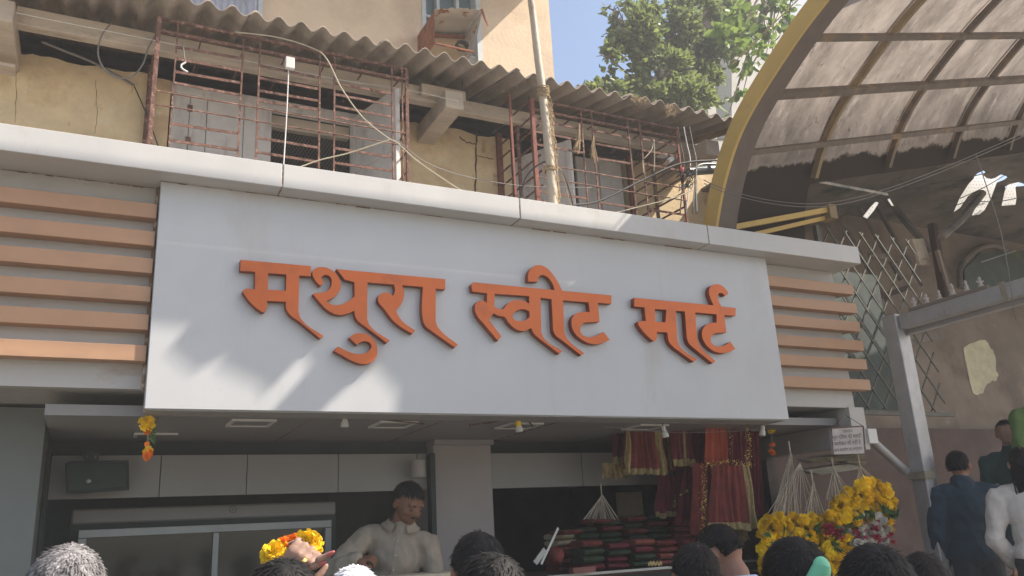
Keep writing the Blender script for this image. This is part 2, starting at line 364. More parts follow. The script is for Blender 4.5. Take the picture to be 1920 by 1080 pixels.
# lintel panels over the two bays, built of separate boards
for xs, zb in (((-.205, .40, .92, 1.52, 2.185), .352), ((2.668, 3.45, 4.25, 5.2), .350)):
    for a, b in zip(xs, xs[1:]):
        part(shop, 'lintel_panel', MB().box(a+.003, b-.003, 5.70, 5.74, H+zb, H+.605), 'shop_panel')
    part(shop, 'lintel_core', MB().box(xs[0], xs[-1], 5.741, 5.80, H+zb+.01, H+.60), 'shop_dark')
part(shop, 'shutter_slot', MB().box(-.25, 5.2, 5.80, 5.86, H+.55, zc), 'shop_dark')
part(shop, 'pillar', MB().box(2.20, 2.655, 5.66, 6.3, 0, zc-.002), 'pillar_paint', bevel=.006)
part(shop, 'pillar_cap', MB().box(2.195, 2.66, 5.62, 6.3, H+.66, zc-.003), 'ceiling_panel')
part(shop, 'side_pier', MB().box(-.50, -.23, 5.15, 6.6, 0, H+.80), 'pier_paint')
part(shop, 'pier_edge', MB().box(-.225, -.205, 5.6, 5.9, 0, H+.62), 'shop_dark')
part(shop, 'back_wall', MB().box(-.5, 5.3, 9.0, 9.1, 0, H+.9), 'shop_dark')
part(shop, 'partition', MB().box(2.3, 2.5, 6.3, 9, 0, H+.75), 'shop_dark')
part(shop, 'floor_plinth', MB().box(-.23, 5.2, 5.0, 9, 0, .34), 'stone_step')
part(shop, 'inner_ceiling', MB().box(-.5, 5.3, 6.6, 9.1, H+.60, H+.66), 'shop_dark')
part(shop, 'end_wall', MB().box(5.22, 5.34, 4.70, 9.1, H+.535, H+1.9), 'acp_side')
part(shop, 'end_post', MB().box(5.20, 5.36, 4.58, 4.695, H+.50, H+.822), 'acp_side')
part(shop, 'end_wall_lower', MB().box(5.25, 5.36, 5.6, 9.1, 0, H+.53), 'hall_dark')
# cream card door-light on the back of the right bay
# ------------------------------------------------------------------ neighbouring dark stall on the left
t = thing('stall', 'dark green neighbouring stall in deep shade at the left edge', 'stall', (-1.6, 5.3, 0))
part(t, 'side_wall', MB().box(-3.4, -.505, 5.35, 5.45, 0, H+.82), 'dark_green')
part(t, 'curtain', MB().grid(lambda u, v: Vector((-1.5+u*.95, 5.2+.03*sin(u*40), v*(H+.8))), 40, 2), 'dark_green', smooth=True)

# ------------------------------------------------------------------ capping over the sign
cap = thing('shop_capping', 'projecting white metal capping running along the top of the sign', 'capping', (2.4, 4.6, H+1.935))
xj = [-3.0, P(530, 335, Y=4.37).x, P(975, 395, Y=4.37).x, P(1328, 440, Y=4.37).x, 5.375]
for a, b in zip(xj, xj[1:]):
    part(cap, 'capping_panel', MB().box(a+.004, b-.004, 4.37, 4.94, H+1.935, H+2.078), 'acp_cap', bevel=.003)
    if a > -2: part(cap, 'joint_sealant', MB().box(a-.004, a+.004, 4.374, 4.9, H+1.937, H+2.074), 'grime')
g = MB()
for k in range(40):                      # brown sealant smeared along the inside corner
    x = .23+k*.106+RND.uniform(-.03, .03); hgt = RND.choice((.002, .003, .003, .006, .009))*RND.uniform(.5, 1.1)
    if RND.random() < .75 and (x < 1.6 or RND.random() < .5): g.box(x, x+RND.uniform(.03, .16), SY-.004, SY-.0005, H+1.934-hgt, H+1.934)
for k in range(16):
    x = -.9+k*.07+RND.uniform(-.03, .03); g.box(x, x+RND.uniform(.02, .09), 4.605, 4.609, H+1.9335-RND.uniform(.001, .006), H+1.9335)
part(cap, 'sealant_smear', g, 'grime', stuff=True)

# ------------------------------------------------------------------ the sign
sign = thing('shop_sign', 'large white shop sign board with orange raised Devanagari letters', 'shop sign', (2.36, 4.55, H+.705))
part(sign, 'sign_board', MB().box(.222, 4.492, SY, 4.62, H+.706, H+1.934), 'acp_white', bevel=.003)
part(sign, 'underside', MB().box(.24, 4.48, SY+.01, 4.70, H+.700, H+.7055), 'grey_cement')
DA = lambda x, y: (420+x/4, 470+y/4)
DB = lambda x, y: (860+x/3.5556, 470+y/3.5556)
def letter(outline, holes, D):
    cu = bpy.data.curves.new('letter', 'CURVE'); cu.dimensions = '2D'; cu.fill_mode = 'BOTH'; cu.resolution_u = 5
    cu.extrude = .020; cu.bevel_depth = .0012; cu.offset = -.001
    for pts in [outline]+holes:
        sp = cu.splines.new('BEZIER'); sp.bezier_points.add(len(pts)-1); sp.use_cyclic_u = True
        for bp, q in zip(sp.bezier_points, pts):
            v = P(*D(q[0], q[1]), Y=SY-.045)
            bp.co = (v.x, v.z, 0); h = 'AUTO' if len(q) > 2 else 'VECTOR'; bp.handle_left_type = h; bp.handle_right_type = h
    o = bpy.data.objects.new('tmp', cu); COL.objects.link(o)
    dg = bpy.context.evaluated_depsgraph_get(); dg.update()
    me = bpy.data.meshes.new_from_object(o.evaluated_get(dg)); bpy.data.objects.remove(o)
    org = LOC[sign.name]
    for v in me.vertices:
        x, z, d = v.co; v.co = Vector((x, SY-.0235-d, z))-org
    me.update()
    finish_mesh(me)
    me.materials.clear(); me.materials.append(MC['letter_face']); me.materials.append(MC['letter_side'])
    for p_ in me.polygons: p_.material_index = 0 if abs(p_.normal.y) > .6 else 1
    ob = bpy.data.objects.new('letter', me); setup(ob, 'letter_face', sign); LOC[ob.name] = org
s = 1
letter([(124,68),(652,115),(652,192),(565,186),(558,455),(580,515,s),(748,640),(720,658),(565,532),(495,480,s),(468,435,s),(464,382),(324,376),(322,425,s),(300,462,s),(272,452,s),(150,325,s),(142,300,s),(168,284),(232,288),(234,158),(122,150)],
       [[(330,168),(467,178),(466,299),(329,292)]], DA)
letter([(748,240),(722,265),(680,215,s),(663,170,s),(682,135,s),(730,122,s),(800,140,s),(852,187,s),(877,250,s),(860,310,s),(820,352,s),(768,378),(805,402,s),(860,407,s),(925,383,s),(980,342),(978,236),(905,216),(845,138),(1660,213),(1660,290),(1588,284),(1588,530),(1605,575,s),(1755,705),(1732,726),(1570,612),(1512,565,s),(1492,515,s),(1492,272),(1338,258),(1352,325,s),(1332,395,s),(1288,450),(1330,520,s),(1435,600),(1412,624),(1285,540,s),(1200,435,s),(1156,375,s),(1164,335,s),(1200,314,s),(1240,318,s),(1268,338),(1283,300,s),(1276,254),(1076,237),(1074,512),(1094,562,s),(1245,675),(1222,692),(1060,570),(995,515,s),(976,450),(925,473,s),(860,481,s),(790,455,s),(720,390,s),(668,325),(680,317),(745,312,s),(795,282,s),(808,240,s),(798,198,s),(770,182,s),(745,187,s),(732,208,s)], [], DA)
letter([(940,652),(978,626,s),(1030,618,s),(1090,635,s),(1135,685,s),(1152,748,s),(1138,805,s),(1100,840,s),(1040,850,s),(960,826,s),(880,782,s),(825,752),(855,718),(920,750,s),(985,772,s),(1050,770,s),(1092,745,s),(1106,715,s),(1092,690,s),(1052,680,s),(1020,690,s),(998,708)], [], DA)
letter([(100,210),(463,246),(640,262),(622,212,s),(583,170,s),(552,163,s),(532,178,s),(528,207),(465,206),(464,155,s),(490,112,s),(535,96,s),(580,110,s),(628,158,s),(667,218,s),(690,267),(1020,298),(1018,354),(928,347),(940,474),(850,478),(822,492,s),(811,522,s),(822,557,s),(855,575,s),(905,570,s),(968,541),(1007,594),(955,616,s),(890,622,s),(820,592,s),(770,542,s),(752,482,s),(765,435,s),(810,410,s),(874,408),(866,345),(696,330),(706,545),(728,592,s),(838,684),(818,698),(690,598),(645,562,s),(630,530),(620,322),(546,314),(552,545),(576,592,s),(692,668),(672,688),(545,592),(500,550,s),(484,516),(430,536,s),(380,522,s),(335,482,s),(306,442,s),(275,436,s),(232,418),(203,462),(285,570),(262,600),(178,500,s),(122,430,s),(108,378,s),(120,345,s),(150,332,s),(176,338,s),(188,350),(190,284),(92,272),(84,228)],
       [[(241,287),(470,303),(470,355),(445,338,s),(405,330,s),(360,334,s),(322,358,s),(300,390),(268,388,s),(238,374)], [(472,405),(440,391,s),(395,397,s),(361,428,s),(366,452,s),(400,468,s),(440,465,s),(474,442)]], DB)
letter([(1172,314),(1700,364),(1680,318,s),(1669,278,s),(1677,243,s),(1706,225,s),(1745,228,s),(1780,255,s),(1796,284,s),(1776,301),(1752,281,s),(1735,285,s),(1728,308,s),(1736,342,s),(1754,373),(1848,382),(1846,434),(1772,428),(1785,545),(1720,548),(1692,562,s),(1680,592,s),(1692,622,s),(1725,638,s),(1765,634,s),(1812,607),(1845,655),(1800,676,s),(1740,681,s),(1680,656,s),(1636,606,s),(1622,550,s),(1640,505,s),(1680,482,s),(1720,480),(1720,424),(1578,411),(1590,590),(1612,642,s),(1714,738),(1694,751),(1570,652),(1535,617,s),(1521,580),(1508,405),(1448,400),(1458,600),(1477,642,s),(1588,725),(1567,741),(1440,650),(1404,608,s),(1391,545),(1322,541),(1321,585,s),(1304,602,s),(1285,592,s),(1198,492,s),(1196,476,s),(1226,468),(1249,470),(1240,378),(1170,372)],
       [[(1308,388),(1385,394),(1379,478),(1312,474)]], DB)

# ------------------------------------------------------------------ louvre screens either side
ZS = [1.811, 1.655, 1.503, 1.348, 1.197, 1.034]
for side, lab in ((0, 'tan slatted louvre screen left of the white sign board'), (1, 'tan slatted louvre screen right of the white sign board')):
    x0, x1 = ((-3.0, .217), (4.497, 5.30))[side]
    t = thing('louvre_screen', lab, 'louvre screen', ((x0+x1)/2, 4.65, H+.82))
    part(t, 'backing_panel', MB().box(x0, x1, 4.61, 4.658, H+.822, H+1.932), 'acp_side')
    part(t, 'corner_angle', MB().box(*((x1-.012, x1+.002) if side == 0 else (x0-.002, x0+.01)), 4.585 if side == 0 else 4.55, 4.609, H+.825, H+1.93), 'grime')
    for z in ZS:
        part(t, 'slat', MB().box(x0+.002, x1-.004+(.13 if side else 0), 4.53, 4.609, H+z-.082, H+z), 'slat_paint', bevel=.002)
    if side:
        for z in ZS: part(t, 'bracket', MB().box(5.33, 5.40, 4.612, 4.72, H+z-.07, H+z-.02), 'steel_dim')

# ------------------------------------------------------------------ upper storey behind the capping
WY = 5.7
old = thing('old_house', 'old cream plastered upper floor under a corrugated cement roof', 'house', (2, 6.2, H+1.9))
def wall_piece(x0, x1, seed, dz=0):
    m = MB(); n = max(2, int((x1-x0)/.05)); top = []
    for i in range(n+1):
        x = x0+(x1-x0)*i/n; top.append((x, H+3.235+dz+.035*noise.noise((x*5, seed, 0))+.02*noise.noise((x*19, seed, 3))))
    for (xa, za), (xb, zb) in zip(top, top[1:]):
        m.add([(xa, WY, H+1.9), (xb, WY, H+1.9), (xb, WY, zb), (xa, WY, za), (xa, WY+.22, H+1.9), (xb, WY+.22, H+1.9), (xb, WY+.22, zb), (xa, WY+.22, za)], [(0, 1, 2, 3), (7, 6, 5, 4), (3, 2, 6, 7)])
    m.box(x0, x0+.001, WY+.001, WY+.219, H+1.9, top[0][1]-.001).box(x1-.001, x1, WY+.001, WY+.219, H+1.9, top[-1][1]-.001)
    part(old, 'wall', m, 'plaster')
wall_piece(-3.4, .30, 1); wall_piece(1.98, 2.98, 2); wall_piece(4.16, 5.25, 3, .02)
def crack(pts, w=.008):
    m = MB()
    for a, b in zip(pts, pts[1:]):
        pa, pb = P(*a, Y=WY-.003), P(*b, Y=WY-.003); n = 5; last = pa
        for i in range(1, n+1):
            q = pa.lerp(pb, i/n) + Vector((RND.uniform(-.006, .006), 0, RND.uniform(-.006, .006)))*(i < n)
            d = (q-last); sd = Vector((-d.z, 0, d.x)).normalized()*w*RND.uniform(.3, .6)
            m.add([last-sd, last+sd, q+sd, q-sd], [(0, 1, 2, 3)]); last = q
    part(old, 'crack', m, 'crack')
crack([(893, 243), (893, 300), (891, 360)], .014); crack([(862, 256), (876, 268), (892, 270)], .012); crack([(892, 292), (905, 294), (925, 299)], .009)
crack([(180, 150), (182, 200), (178, 250)], .0028); crack([(32, 120), (31, 170), (28, 230)], .0025)
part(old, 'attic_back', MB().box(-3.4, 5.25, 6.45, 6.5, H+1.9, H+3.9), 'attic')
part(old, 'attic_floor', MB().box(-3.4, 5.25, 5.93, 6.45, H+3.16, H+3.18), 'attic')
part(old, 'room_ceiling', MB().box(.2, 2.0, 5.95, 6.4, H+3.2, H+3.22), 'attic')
# window one: closed shutters, dark opening with wire mesh, one leaf open towards us
part(old, 'window_frame', MB().box(.30, 1.98, 5.66, 5.74, H+3.125, H+3.20).box(1.60, 1.66, 5.66, 5.74, H+1.9, H+3.124).box(1.665, 1.98, 5.70, 5.90, H+1.9, H+3.12), 'wood_white', bevel=.004)
part(old, 'window_head', MB().box(1.0, 1.6, 5.75, 5.80, H+3.02, H+3.12), 'wood_cream')
for a, b in ((.31, .43), (.434, .545), (.549, .80), (.804, 1.00)):
    part(old, 'shutter_board', MB().box(a, b, 5.685, 5.715, H+1.9, H+3.12), 'wood_white', bevel=.003)
hg = MB()
for z in (2.52, 2.75, 3.0): hg.box(.415, .45, 5.676, 5.684, H+z, H+z+.05)
part(old, 'hinge', hg, 'rust')
m = MB()                                  # hexagonal-looking diamond wire mesh
for k in range(-30, 46):
    for sg in (-1, 1):
        a = Vector((1.0+k*.026, 5.765, H+2.05)); b = a+Vector((sg*.55, 0, .95)); 
        if sg < 0: a.x += .3; b.x += .3
        t0, t1 = 0., 1.
        for lim, sgn in ((1.005, -1), (1.60, 1)):
            da = (a.x-lim)*sgn; db = (b.x-lim)*sgn
            if da > 0 and db > 0: t0, t1 = 1, 0; break
            if da > 0: t0 = max(t0, da/(da-db))
            elif db > 0: t1 = min(t1, da/(da-db))
        if t0 < t1: m.tube([a.lerp(b, t0), a.lerp(b, t1)], .0013, 3, False)
part(old, 'wire_mesh', m, 'wire_grey', stuff=True)
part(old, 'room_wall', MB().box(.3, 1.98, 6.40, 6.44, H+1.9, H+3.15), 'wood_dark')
def leaf(ax, ay, bx, by, z1, mat='wood_white'):
    a = Vector((ax, ay, 0)); b = Vector((bx, by, 0)); up = Vector((0, 0, 1)); m = MB()
    za, zb = H+1.9, H+z1
    m.beam(a.lerp(b, .5)+up*za, a.lerp(b, .5)+up*zb, .03, (b-a).length, up=(b-a).normalized())
    lf = part(old, 'shutter_leaf', m, mat, bevel=.003)
    d = (b-a).normalized(); n = Vector((d.y, -d.x, 0)); n = -n if n.x > 0 else n; L = (b-a).length; r = MB()
    for s0 in (.02, L-.02): 
        q = a+d*s0+n*.018; r.beam(q+up*za, q+up*(zb-.005), .012, .04, up=d)
    for zz in (zb-.03, zb-.42, zb-.46): r.beam(a+d*.04+n*.018+up*zz, b-d*.04+n*.018+up*zz, .012, .045)
    part(lf, 'leaf_rail', r, mat, bevel=.002)
leaf(1.615, 5.68, 1.785, 5.12, 3.165)
leaf(3.0, 5.68, 3.27, 5.2, 3.05)
part(old, 'shutter_board', MB().box(3.63, 3.86, 5.71, 5.74, H+1.9, H+3.20), 'wood_white', bevel=.003)
part(old, 'shutter_board', MB().box(3.864, 4.10, 5.70, 5.73, H+1.9, H+3.20), 'wood_white', bevel=.003)
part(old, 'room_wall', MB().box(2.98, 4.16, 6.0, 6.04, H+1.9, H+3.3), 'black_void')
# timbers
part(old, 'eave_beam', MB().box(-3.4, -.64, 5.26, 5.34, H+3.185, H+3.315), 'wood_cream', bevel=.004)
part(old, 'eave_beam', MB().box(-.634, 2.31, 5.26, 5.34, H+3.185, H+3.31), 'wood_cream', bevel=.004)
part(old, 'eave_beam', MB().box(2.31, 4.72, 5.28, 5.35, H+3.165, H+3.275), 'wood_cream', bevel=.004)
part(old, 'eave_beam', MB().box(2.0, 2.36, 5.20, 5.255, H+3.215, H+3.30), 'wood_cream', bevel=.004)
for x, y0, z in ((-.70, 5.10, 3.10), (2.21, 5.08, 3.075), (4.62, 5.05, 3.08)):
    part(old, 'joist', MB().box(x-.07, x+.075, y0, 5.9, H+z-.01, H+z+.135), 'wood_cream', bevel=.005)
part(old, 'bracket_post', MB().box(-.70-.075, -.70+.08, 5.44, 5.56, H+2.98, H+3.0), 'wood_cream')
for y, z in ((5.62, 3.36), (6.05, 3.46)): part(old, 'purlin', MB().box(-3.4, 4.95, y, y+.05, H+z, H+z+.07), 'wood_dark')
# corrugated cement sheets, each a part
ROOF_S = .25
def roof_z(x, y, lift=0): return H+3.32+ROOF_S*(y-4.85)+.029*cos(2*pi*x/.1462)+lift
xs = [-3.4, -2.41, -1.4, -.38, .64, 1.63, 2.65, 3.64, 4.35, 4.98]; xs = [-3.4+.1462*round((x+3.4)/.1462) for x in xs]
for i, (a, b) in enumerate(zip(xs, xs[1:])):
    b2 = b+.06; lift = .010*(i % 2); n = int((b2-a)/.0146); f0 = RND.uniform(-.012, .012)
    def sh(u, v, th=0): 
        x = a+(b2-a)*u; y = 4.85+f0+v*1.9+ (.006*noise.noise((x*12, 0, i)) if v == 0 else 0); return Vector((x, y, roof_z(x, y, lift)+th))
    m = MB().grid(lambda u, v: sh(u, v), n, 5).grid(lambda u, v: sh(u, v, .008), n, 5)
    k = n+1
    for e in range(n): m.f.append((e, e+1, e+1+k*6, e+k*6))
    part(old, 'roof_sheet', m, 'asbestos', smooth='all')
for i in range(9): 
    x = -.55+i*.585; m = MB().tube([(x, 5.29, roof_z(x, 5.29)-.03), (x, 5.29, roof_z(x, 5.29)+.06)], .004, 5); part(old, 'hook_bolt', m, 'rust')

# gable end wall of the old house (right), below the roof
part(old, 'gable_wall', MB().box(5.0, 5.25, 5.95, 6.5, H+1.9, H+3.3), 'plaster')

# ------------------------------------------------------------------ window cages
def cage(name, lab, x0, x1, zt, verts, rods, flats, side_levels, sidewall, thick):
    t = thing(name, lab, 'window grille', ((x0+x1)/2, 5.3, H+1.95)); y = 4.97; zb = H+1.95
    for k, (x, w) in enumerate(verts):
        part(t, 'upright', MB().beam((x, y, zb), (x+RND.uniform(-.006, .006), y, H+zt-.002), w, w), thick if w > .015 else 'rust')
    for z in rods:
        pts = [(x0+(x1-x0)*i/8, y-.006, H+z+.006*noise.noise((i*3.1, z*9, 0))) for i in range(9)]
        part(t, 'rod', MB().tube(pts, .0055, 5), 'rust')
    for (xa, xb, zz) in flats:
        for z in zz: part(t, 'flat_bar', MB().beam((xa, y, H+z+RND.uniform(-.004, .004)), (xb, y, H+z+RND.uniform(-.006, .006)), .006, .017), 'rust')
    for z in (zt, zt-.085): part(t, 'top_rail', MB().beam((x0, y, H+z), (x1, y, H+z), .02, .016), 'rust')
    for xx in sidewall:
        part(t, 'wall_upright', MB().box(xx-.022, xx+.022, 5.655, 5.69, zb, H+zt+.06), 'rust_red' if thick == 'rust_red' else 'rust')
        part(t, 'wall_upright', MB().box(xx-.012, xx+.012, 5.32, 5.34, zb, H+zt+.03), 'rust')
        for z in side_levels: part(t, 'side_bar', MB().beam((xx, y, H+z), (xx, 5.66, H+z+.02), .008, .014), 'rust')
    n = 6
    for i in range(n+1):
        x = x0+(x1-x0)*i/n; part(t, 'top_bar', MB().beam((x, y, H+zt), (x, 5.66, H+zt+.05), .008, .012), 'rust')
    return t
cage('window_grille', 'rusty projecting window grille over the wide window on the left', .158, 1.80, 3.235,
     [(.166, .026), (.272, .010), (.672, .011), (.785, .012), (1.183, .012), (1.283, .011), (1.692, .012), (1.760, .010), (1.795, .022)],
     [2.723, 2.632], [(.272, .672, (3.06, 2.97, 2.885, 2.80, 2.525, 2.411, 2.30)), (.785, 1.183, (3.04, 2.95, 2.86, 2.785, 2.52, 2.415, 2.31)), (1.283, 1.692, (3.02, 2.93, 2.84, 2.76, 2.53, 2.425, 2.31))],
     (2.3, 2.45, 2.6, 2.75, 2.9, 3.05), (.166, 1.80), 'rust')
cage('window_grille', 'rusty projecting window grille behind the bamboo pole on the right', 2.80, 4.19, 3.20,
     [(2.80, .030), (2.62, .016), (3.235, .011), (3.335, .012), (3.68, .012), (3.795, .012), (4.17, .016)],
     [2.66, 2.55], [(2.82, 3.235, (3.03, 2.93, 2.82, 2.44, 2.34)), (3.335, 3.68, (3.03, 2.92, 2.80, 2.42, 2.32)), (3.795, 4.17, (3.05, 2.94, 2.82, 2.43, 2.33))],
     (2.25, 2.37, 2.5, 2.62, 2.75, 2.87, 3.0, 3.12), (2.86, 4.17), 'rust_red')

# ------------------------------------------------------------------ beige building behind, with window and rusted hood
BY = 6.5
bb = thing('beige_building', 'tall beige rendered building rising behind the corrugated roof', 'building', (0, 7.5, 0))
xw0, xw1 = 2.52, 3.14
m = MB().box(-6, xw0, BY, BY+.25, H+3.0, H+7).box(xw1, 3.955, BY, BY+.25, H+3.0, H+7).box(xw0+.0005, xw1-.0005, BY, BY+.25, H+5.75, H+7).box(xw0+.0005, xw1-.0005, BY, BY+.25, H+3.0, H+4.44)
part(bb, 'wall', m, 'beige_wall')
part(bb, 'lower_storey', MB().box(-6, 3.95, 9.2, 12, 0, H+3.0), 'beige_wall')
part(bb, 'side_wall', MB().box(3.70, 3.953, BY+.251, 12, H+3.0, H+7), 'beige_wall')
part(bb, 'floor_slab', MB().box(-6, 3.95, 5.62, BY-.001, H+5.7, H+5.86), 'beige_trim')
part(bb, 'sill_panel', MB().box(xw0+.01, xw1-.01, BY+.02, BY+.10, H+4.3, H+4.53), 'grey_cement')
fr = part(bb, 'window_frame', MB().box(xw0, xw0+.04, BY-.01, BY+.12, H+4.44, H+5.7).box(xw1-.05, xw1, BY-.02, BY+.12, H+4.3, H+5.7).box(xw0+.17, xw0+.20, BY+.03, BY+.1, H+4.53, H+5.7).box(xw0+.38, xw0+.41, BY+.03, BY+.1, H+4.53, H+5.7).box(xw0+.041, xw1-.051, BY+.03, BY+.1, H+4.88, H+4.91).box(xw0+.041, xw1-.051, BY+.035, BY+.1, H+4.53, H+4.56), 'window_paint')
part(fr, 'pane', MB().box(xw0+.04, xw1-.05, BY+.11, BY+.12, H+4.5, H+5.7), 'bluegrey_glass')
part(bb, 'shutter', MB().grid(lambda u, v: Vector((.36+u*.63, BY-.03+.008*cos(u*75), H+4.36+v*1.2)), 96, 1), 'shutter_blue', smooth='all')
part(bb, 'shutter_frame', MB().box(.99, 1.03, BY-.04, BY-.002, H+4.3, H+5.6).box(.32, .36, BY-.04, BY-.002, H+4.3, H+5.6), 'window_paint')
hood = thing('window_hood', 'rusted sheet metal box hung in the upper window of the beige building', 'metal box', (2.75, 6.3, H+4.5))
hx0, hx1, hy0, hz0, hz1 = 2.47, 2.93, 6.0, 4.36, 4.64
hz0 = P(810, 85, Y=6.1).z-H
def torn(u, v):
    x = hx0+(hx1-hx0)*u; y = hy0+(6.5-hy0)*v; e = (.06*abs(noise.noise((u*6, 2, 0)))+ .10*max(0, .35-u)) if v == 0 else 0
    return Vector((x, y+e, H+4.62+.10*u+.02*noise.noise((u*3, v*3, 1))))
part(hood, 'top_plate', MB().grid(torn, 24, 6), 'hood_metal')
part(hood, 'side_plate', MB().grid(lambda u, v: Vector((hx0-.002, hy0+.06+.44*u+(.03*noise.noise((v*7, 3, 1)) if u == 0 else 0), H+hz0+(4.615-hz0)*v)), 8, 12), 'hood_rust')
part(hood, 'side_plate', MB().grid(lambda u, v: Vector((hx1-.08*(1-v)+.002, hy0+.08*(1-v)+.5*u, H+hz0+(4.715-hz0)*v)), 8, 12), 'hood_metal')
part(hood, 'back_board', MB().add([(hx0, 6.42, H+hz0), (hx1-.08, 6.42, H+hz0), (hx1, 6.42, H+4.66), (hx0, 6.42, H+4.56)], [(0, 1, 2, 3)]), 'ply')
part(hood, 'rim', MB().beam((hx0, hy0+.06, H+hz0), (hx1-.08, hy0+.06, H+hz0), .02, .012).beam((hx0, 6.40, H+4.575), (hx1, 6.40, H+4.66), .03, .03), 'hood_rust')
part(hood, 'torn_strip', MB().add([torn(1, 0), torn(.96, 0), torn(1, 0)+Vector((.035, -.01, -.20)), torn(1, 0)+Vector((.05, -.01, -.18))], [(0, 1, 2, 3)]), 'hood_rust')
m = MB()
c = P(866, 86, Y=6.15)
for k in range(9):
    a = RND.uniform(0, 3); m.tube([c+Vector((cos(t_*pi/6+a)*.055, sin(a*3+k)*.03*sin(t_*pi/6), sin(t_*pi/6+a)*.045)) for t_ in range(13)], .006, 5)
solo('cable_coil', m, 'black_rubber', 'small black coil of cable lying in the rusted metal box', 'cable')

# ------------------------------------------------------------------ bamboo pole with jute binding
bp = thing('bamboo_pole', 'weathered bamboo pole tied upright against the roof edge', 'pole', P(1038, 390, Y=4.62))
b0, b1, b2 = P(1038, 400, Y=4.64), P(1018, 165, Y=4.74), P(985, -60, Y=4.80)
m = MB(); pts = []; rr = []
for i in range(61):
    q = i/60; p = (b0.lerp(b1, q/.5) if q < .5 else b1.lerp(b2, (q-.5)/.5)) + Vector((.008*sin(q*9), 0, 0)); pts.append(p)
    node = min(abs(q-k) for k in (.08, .26, .47, .66, .84, .97)); rr.append((.036-.012*q)*(1+.14*math.exp(-(node/.008)**2)))
part(bp, 'culm', m.tube(pts, rr, 14), 'bamboo', smooth='all')
m = MB()
def wrap(m, q0, q1, r, turns):
    N = turns*12; pp = []
    for i in range(N+1):
        q = q0+(q1-q0)*i/N; p = (b0.lerp(b1, q/.5) if q < .5 else b1.lerp(b2, (q-.5)/.5)); a = 2*pi*i/12
        rad = r+RND.uniform(-.002, .004); pp.append(p+Vector((cos(a)*rad, sin(a)*rad, RND.uniform(-.004, .004))))
    m.tube(pp, .005, 5)
wrap(m, .455, .50, .042, 7); wrap(m, .16, .175, .043, 4)
part(bp, 'rope_binding', m, 'jute')
m = MB()
for k in range(150):                     # frayed coir hanging along the right side of the pole
    q = RND.uniform(.02, .46); base = b0.lerp(b1, q/.5)+Vector((RND.uniform(.0, .045), -.03+RND.uniform(-.015, .02), 0)); L = RND.uniform(.05, .22)
    pp = [base+Vector((.012*sin(i*1.3+k)+RND.uniform(-.004, .004), RND.uniform(-.004, .004), -L*i/5)) for i in range(6)]
    if pp[-1].z < b0.z: continue
    m.tube(pp, .0016, 3, False)
part(bp, 'frayed_fibre', m, 'jute', stuff=True)

# ------------------------------------------------------------------ wires and cables
def wire(name, lab, pts, r, mat, cat='cable', n=10):
    pp = [p if isinstance(p, Vector) else P(p[0], p[1], Y=p[2]) for p in pts]
    return solo(name, MB().tube(catmull(pp, n), r, 6), mat, lab, cat, smooth='all')
wire('cable', 'pale cable drooping across the left window grille to the white capping', [(440, 60, 4.9), (520, 70, 4.9), (585, 90, 4.9), (612, 110, 4.88), (640, 165, 4.85), (680, 220, 4.82), (725, 257, 4.8), (745, 268, 4.8), (780, 300, 4.78), (830, 335, 4.75), (872, 362, 4.72)], .0048, 'wire_pale')
wire('cable', 'thin cable running from the mesh window up to the drooping cable', [(555, 316, 4.86), (600, 300, 4.86), (650, 288, 4.85), (700, 272, 4.82), (730, 262, 4.8)], .0045, 'wire_pale')
wire('cable', 'thin grey wire sagging across the cream wall between the two grilles', [(745, 264, 4.8), (800, 305, 4.85), (870, 330, 4.9), (950, 345, 4.93), (1010, 350, 4.93), (1110, 352, 4.9)], .003, 'wire_grey')
wire('cable', 'thick black cable rising rightwards past the right window grille', [(1060, 385, 4.85), (1120, 378, 4.85), (1200, 340, 4.84), (1260, 312, 4.83), (1300, 303, 4.82), (1360, 300, 4.82)], .008, 'wire_dark')
wire('cable', 'pale cord stretched low across the right grille to the yellow arch', [(1150, 400, 4.8), (1210, 385, 4.8), (1260, 372, 4.8), (1300, 356, 4.82)], .004, 'wire_pale')
wire('cable', 'dark cable looped round the bamboo pole on its left side', [(975, 372, 4.8), (985, 335, 4.78), (1005, 312, 4.74), (1030, 302, 4.69), (1045, 312, 4.7), (1058, 330, 4.72), (1070, 365, 4.74), (1076, 392, 4.74)], .006, 'wire_dark')
wire('cord', 'flat straw coloured cord hanging beside the bamboo pole', [(1038, 305, 4.68), (1050, 318, 4.69), (1060, 345, 4.7), (1068, 380, 4.7), (1080, 392, 4.7)], .004, 'jute', 'cord')
wire('cable', 'loop of grey cable hanging from the eave beam at upper left', [(209, 42, 5.22), (190, 68, 5.2), (184, 100, 5.2), (195, 128, 5.2), (220, 145, 5.2), (248, 143, 5.2), (268, 120, 5.2), (278, 90, 5.2), (290, 68, 5.2)], .0055, 'wire_grey')
wire('conduit', 'dark conduit running down the cream wall from the eave at left', [(78, 78, 5.5), (120, 95, 5.55), (170, 115, 5.6), (220, 142, 5.66), (252, 160, 5.68)], .009, 'wire_grey', 'conduit')
wire('cable', 'thin dark wire dropping from the conduit end to the capping at left', [(252, 162, 5.68), (275, 215, 5.6), (297, 275, 5.5)], .004, 'wire_dark')
wire('cable', 'long thin wire stretched along the eave beam', [(-40, 12, 5.18), (20, 22, 5.18), (150, 48, 5.18), (300, 78, 5.18), (480, 118, 5.18), (640, 150, 5.18), (760, 168, 5.18), (860, 190, 5.05)], .003, 'wire_white')
wire('cable', 'white cable hanging straight down the middle of the left grille', [(541, 128, 4.93), (539, 180, 4.93), (536, 240, 4.93), (531, 320, 4.93)], .0042, 'wire_white')
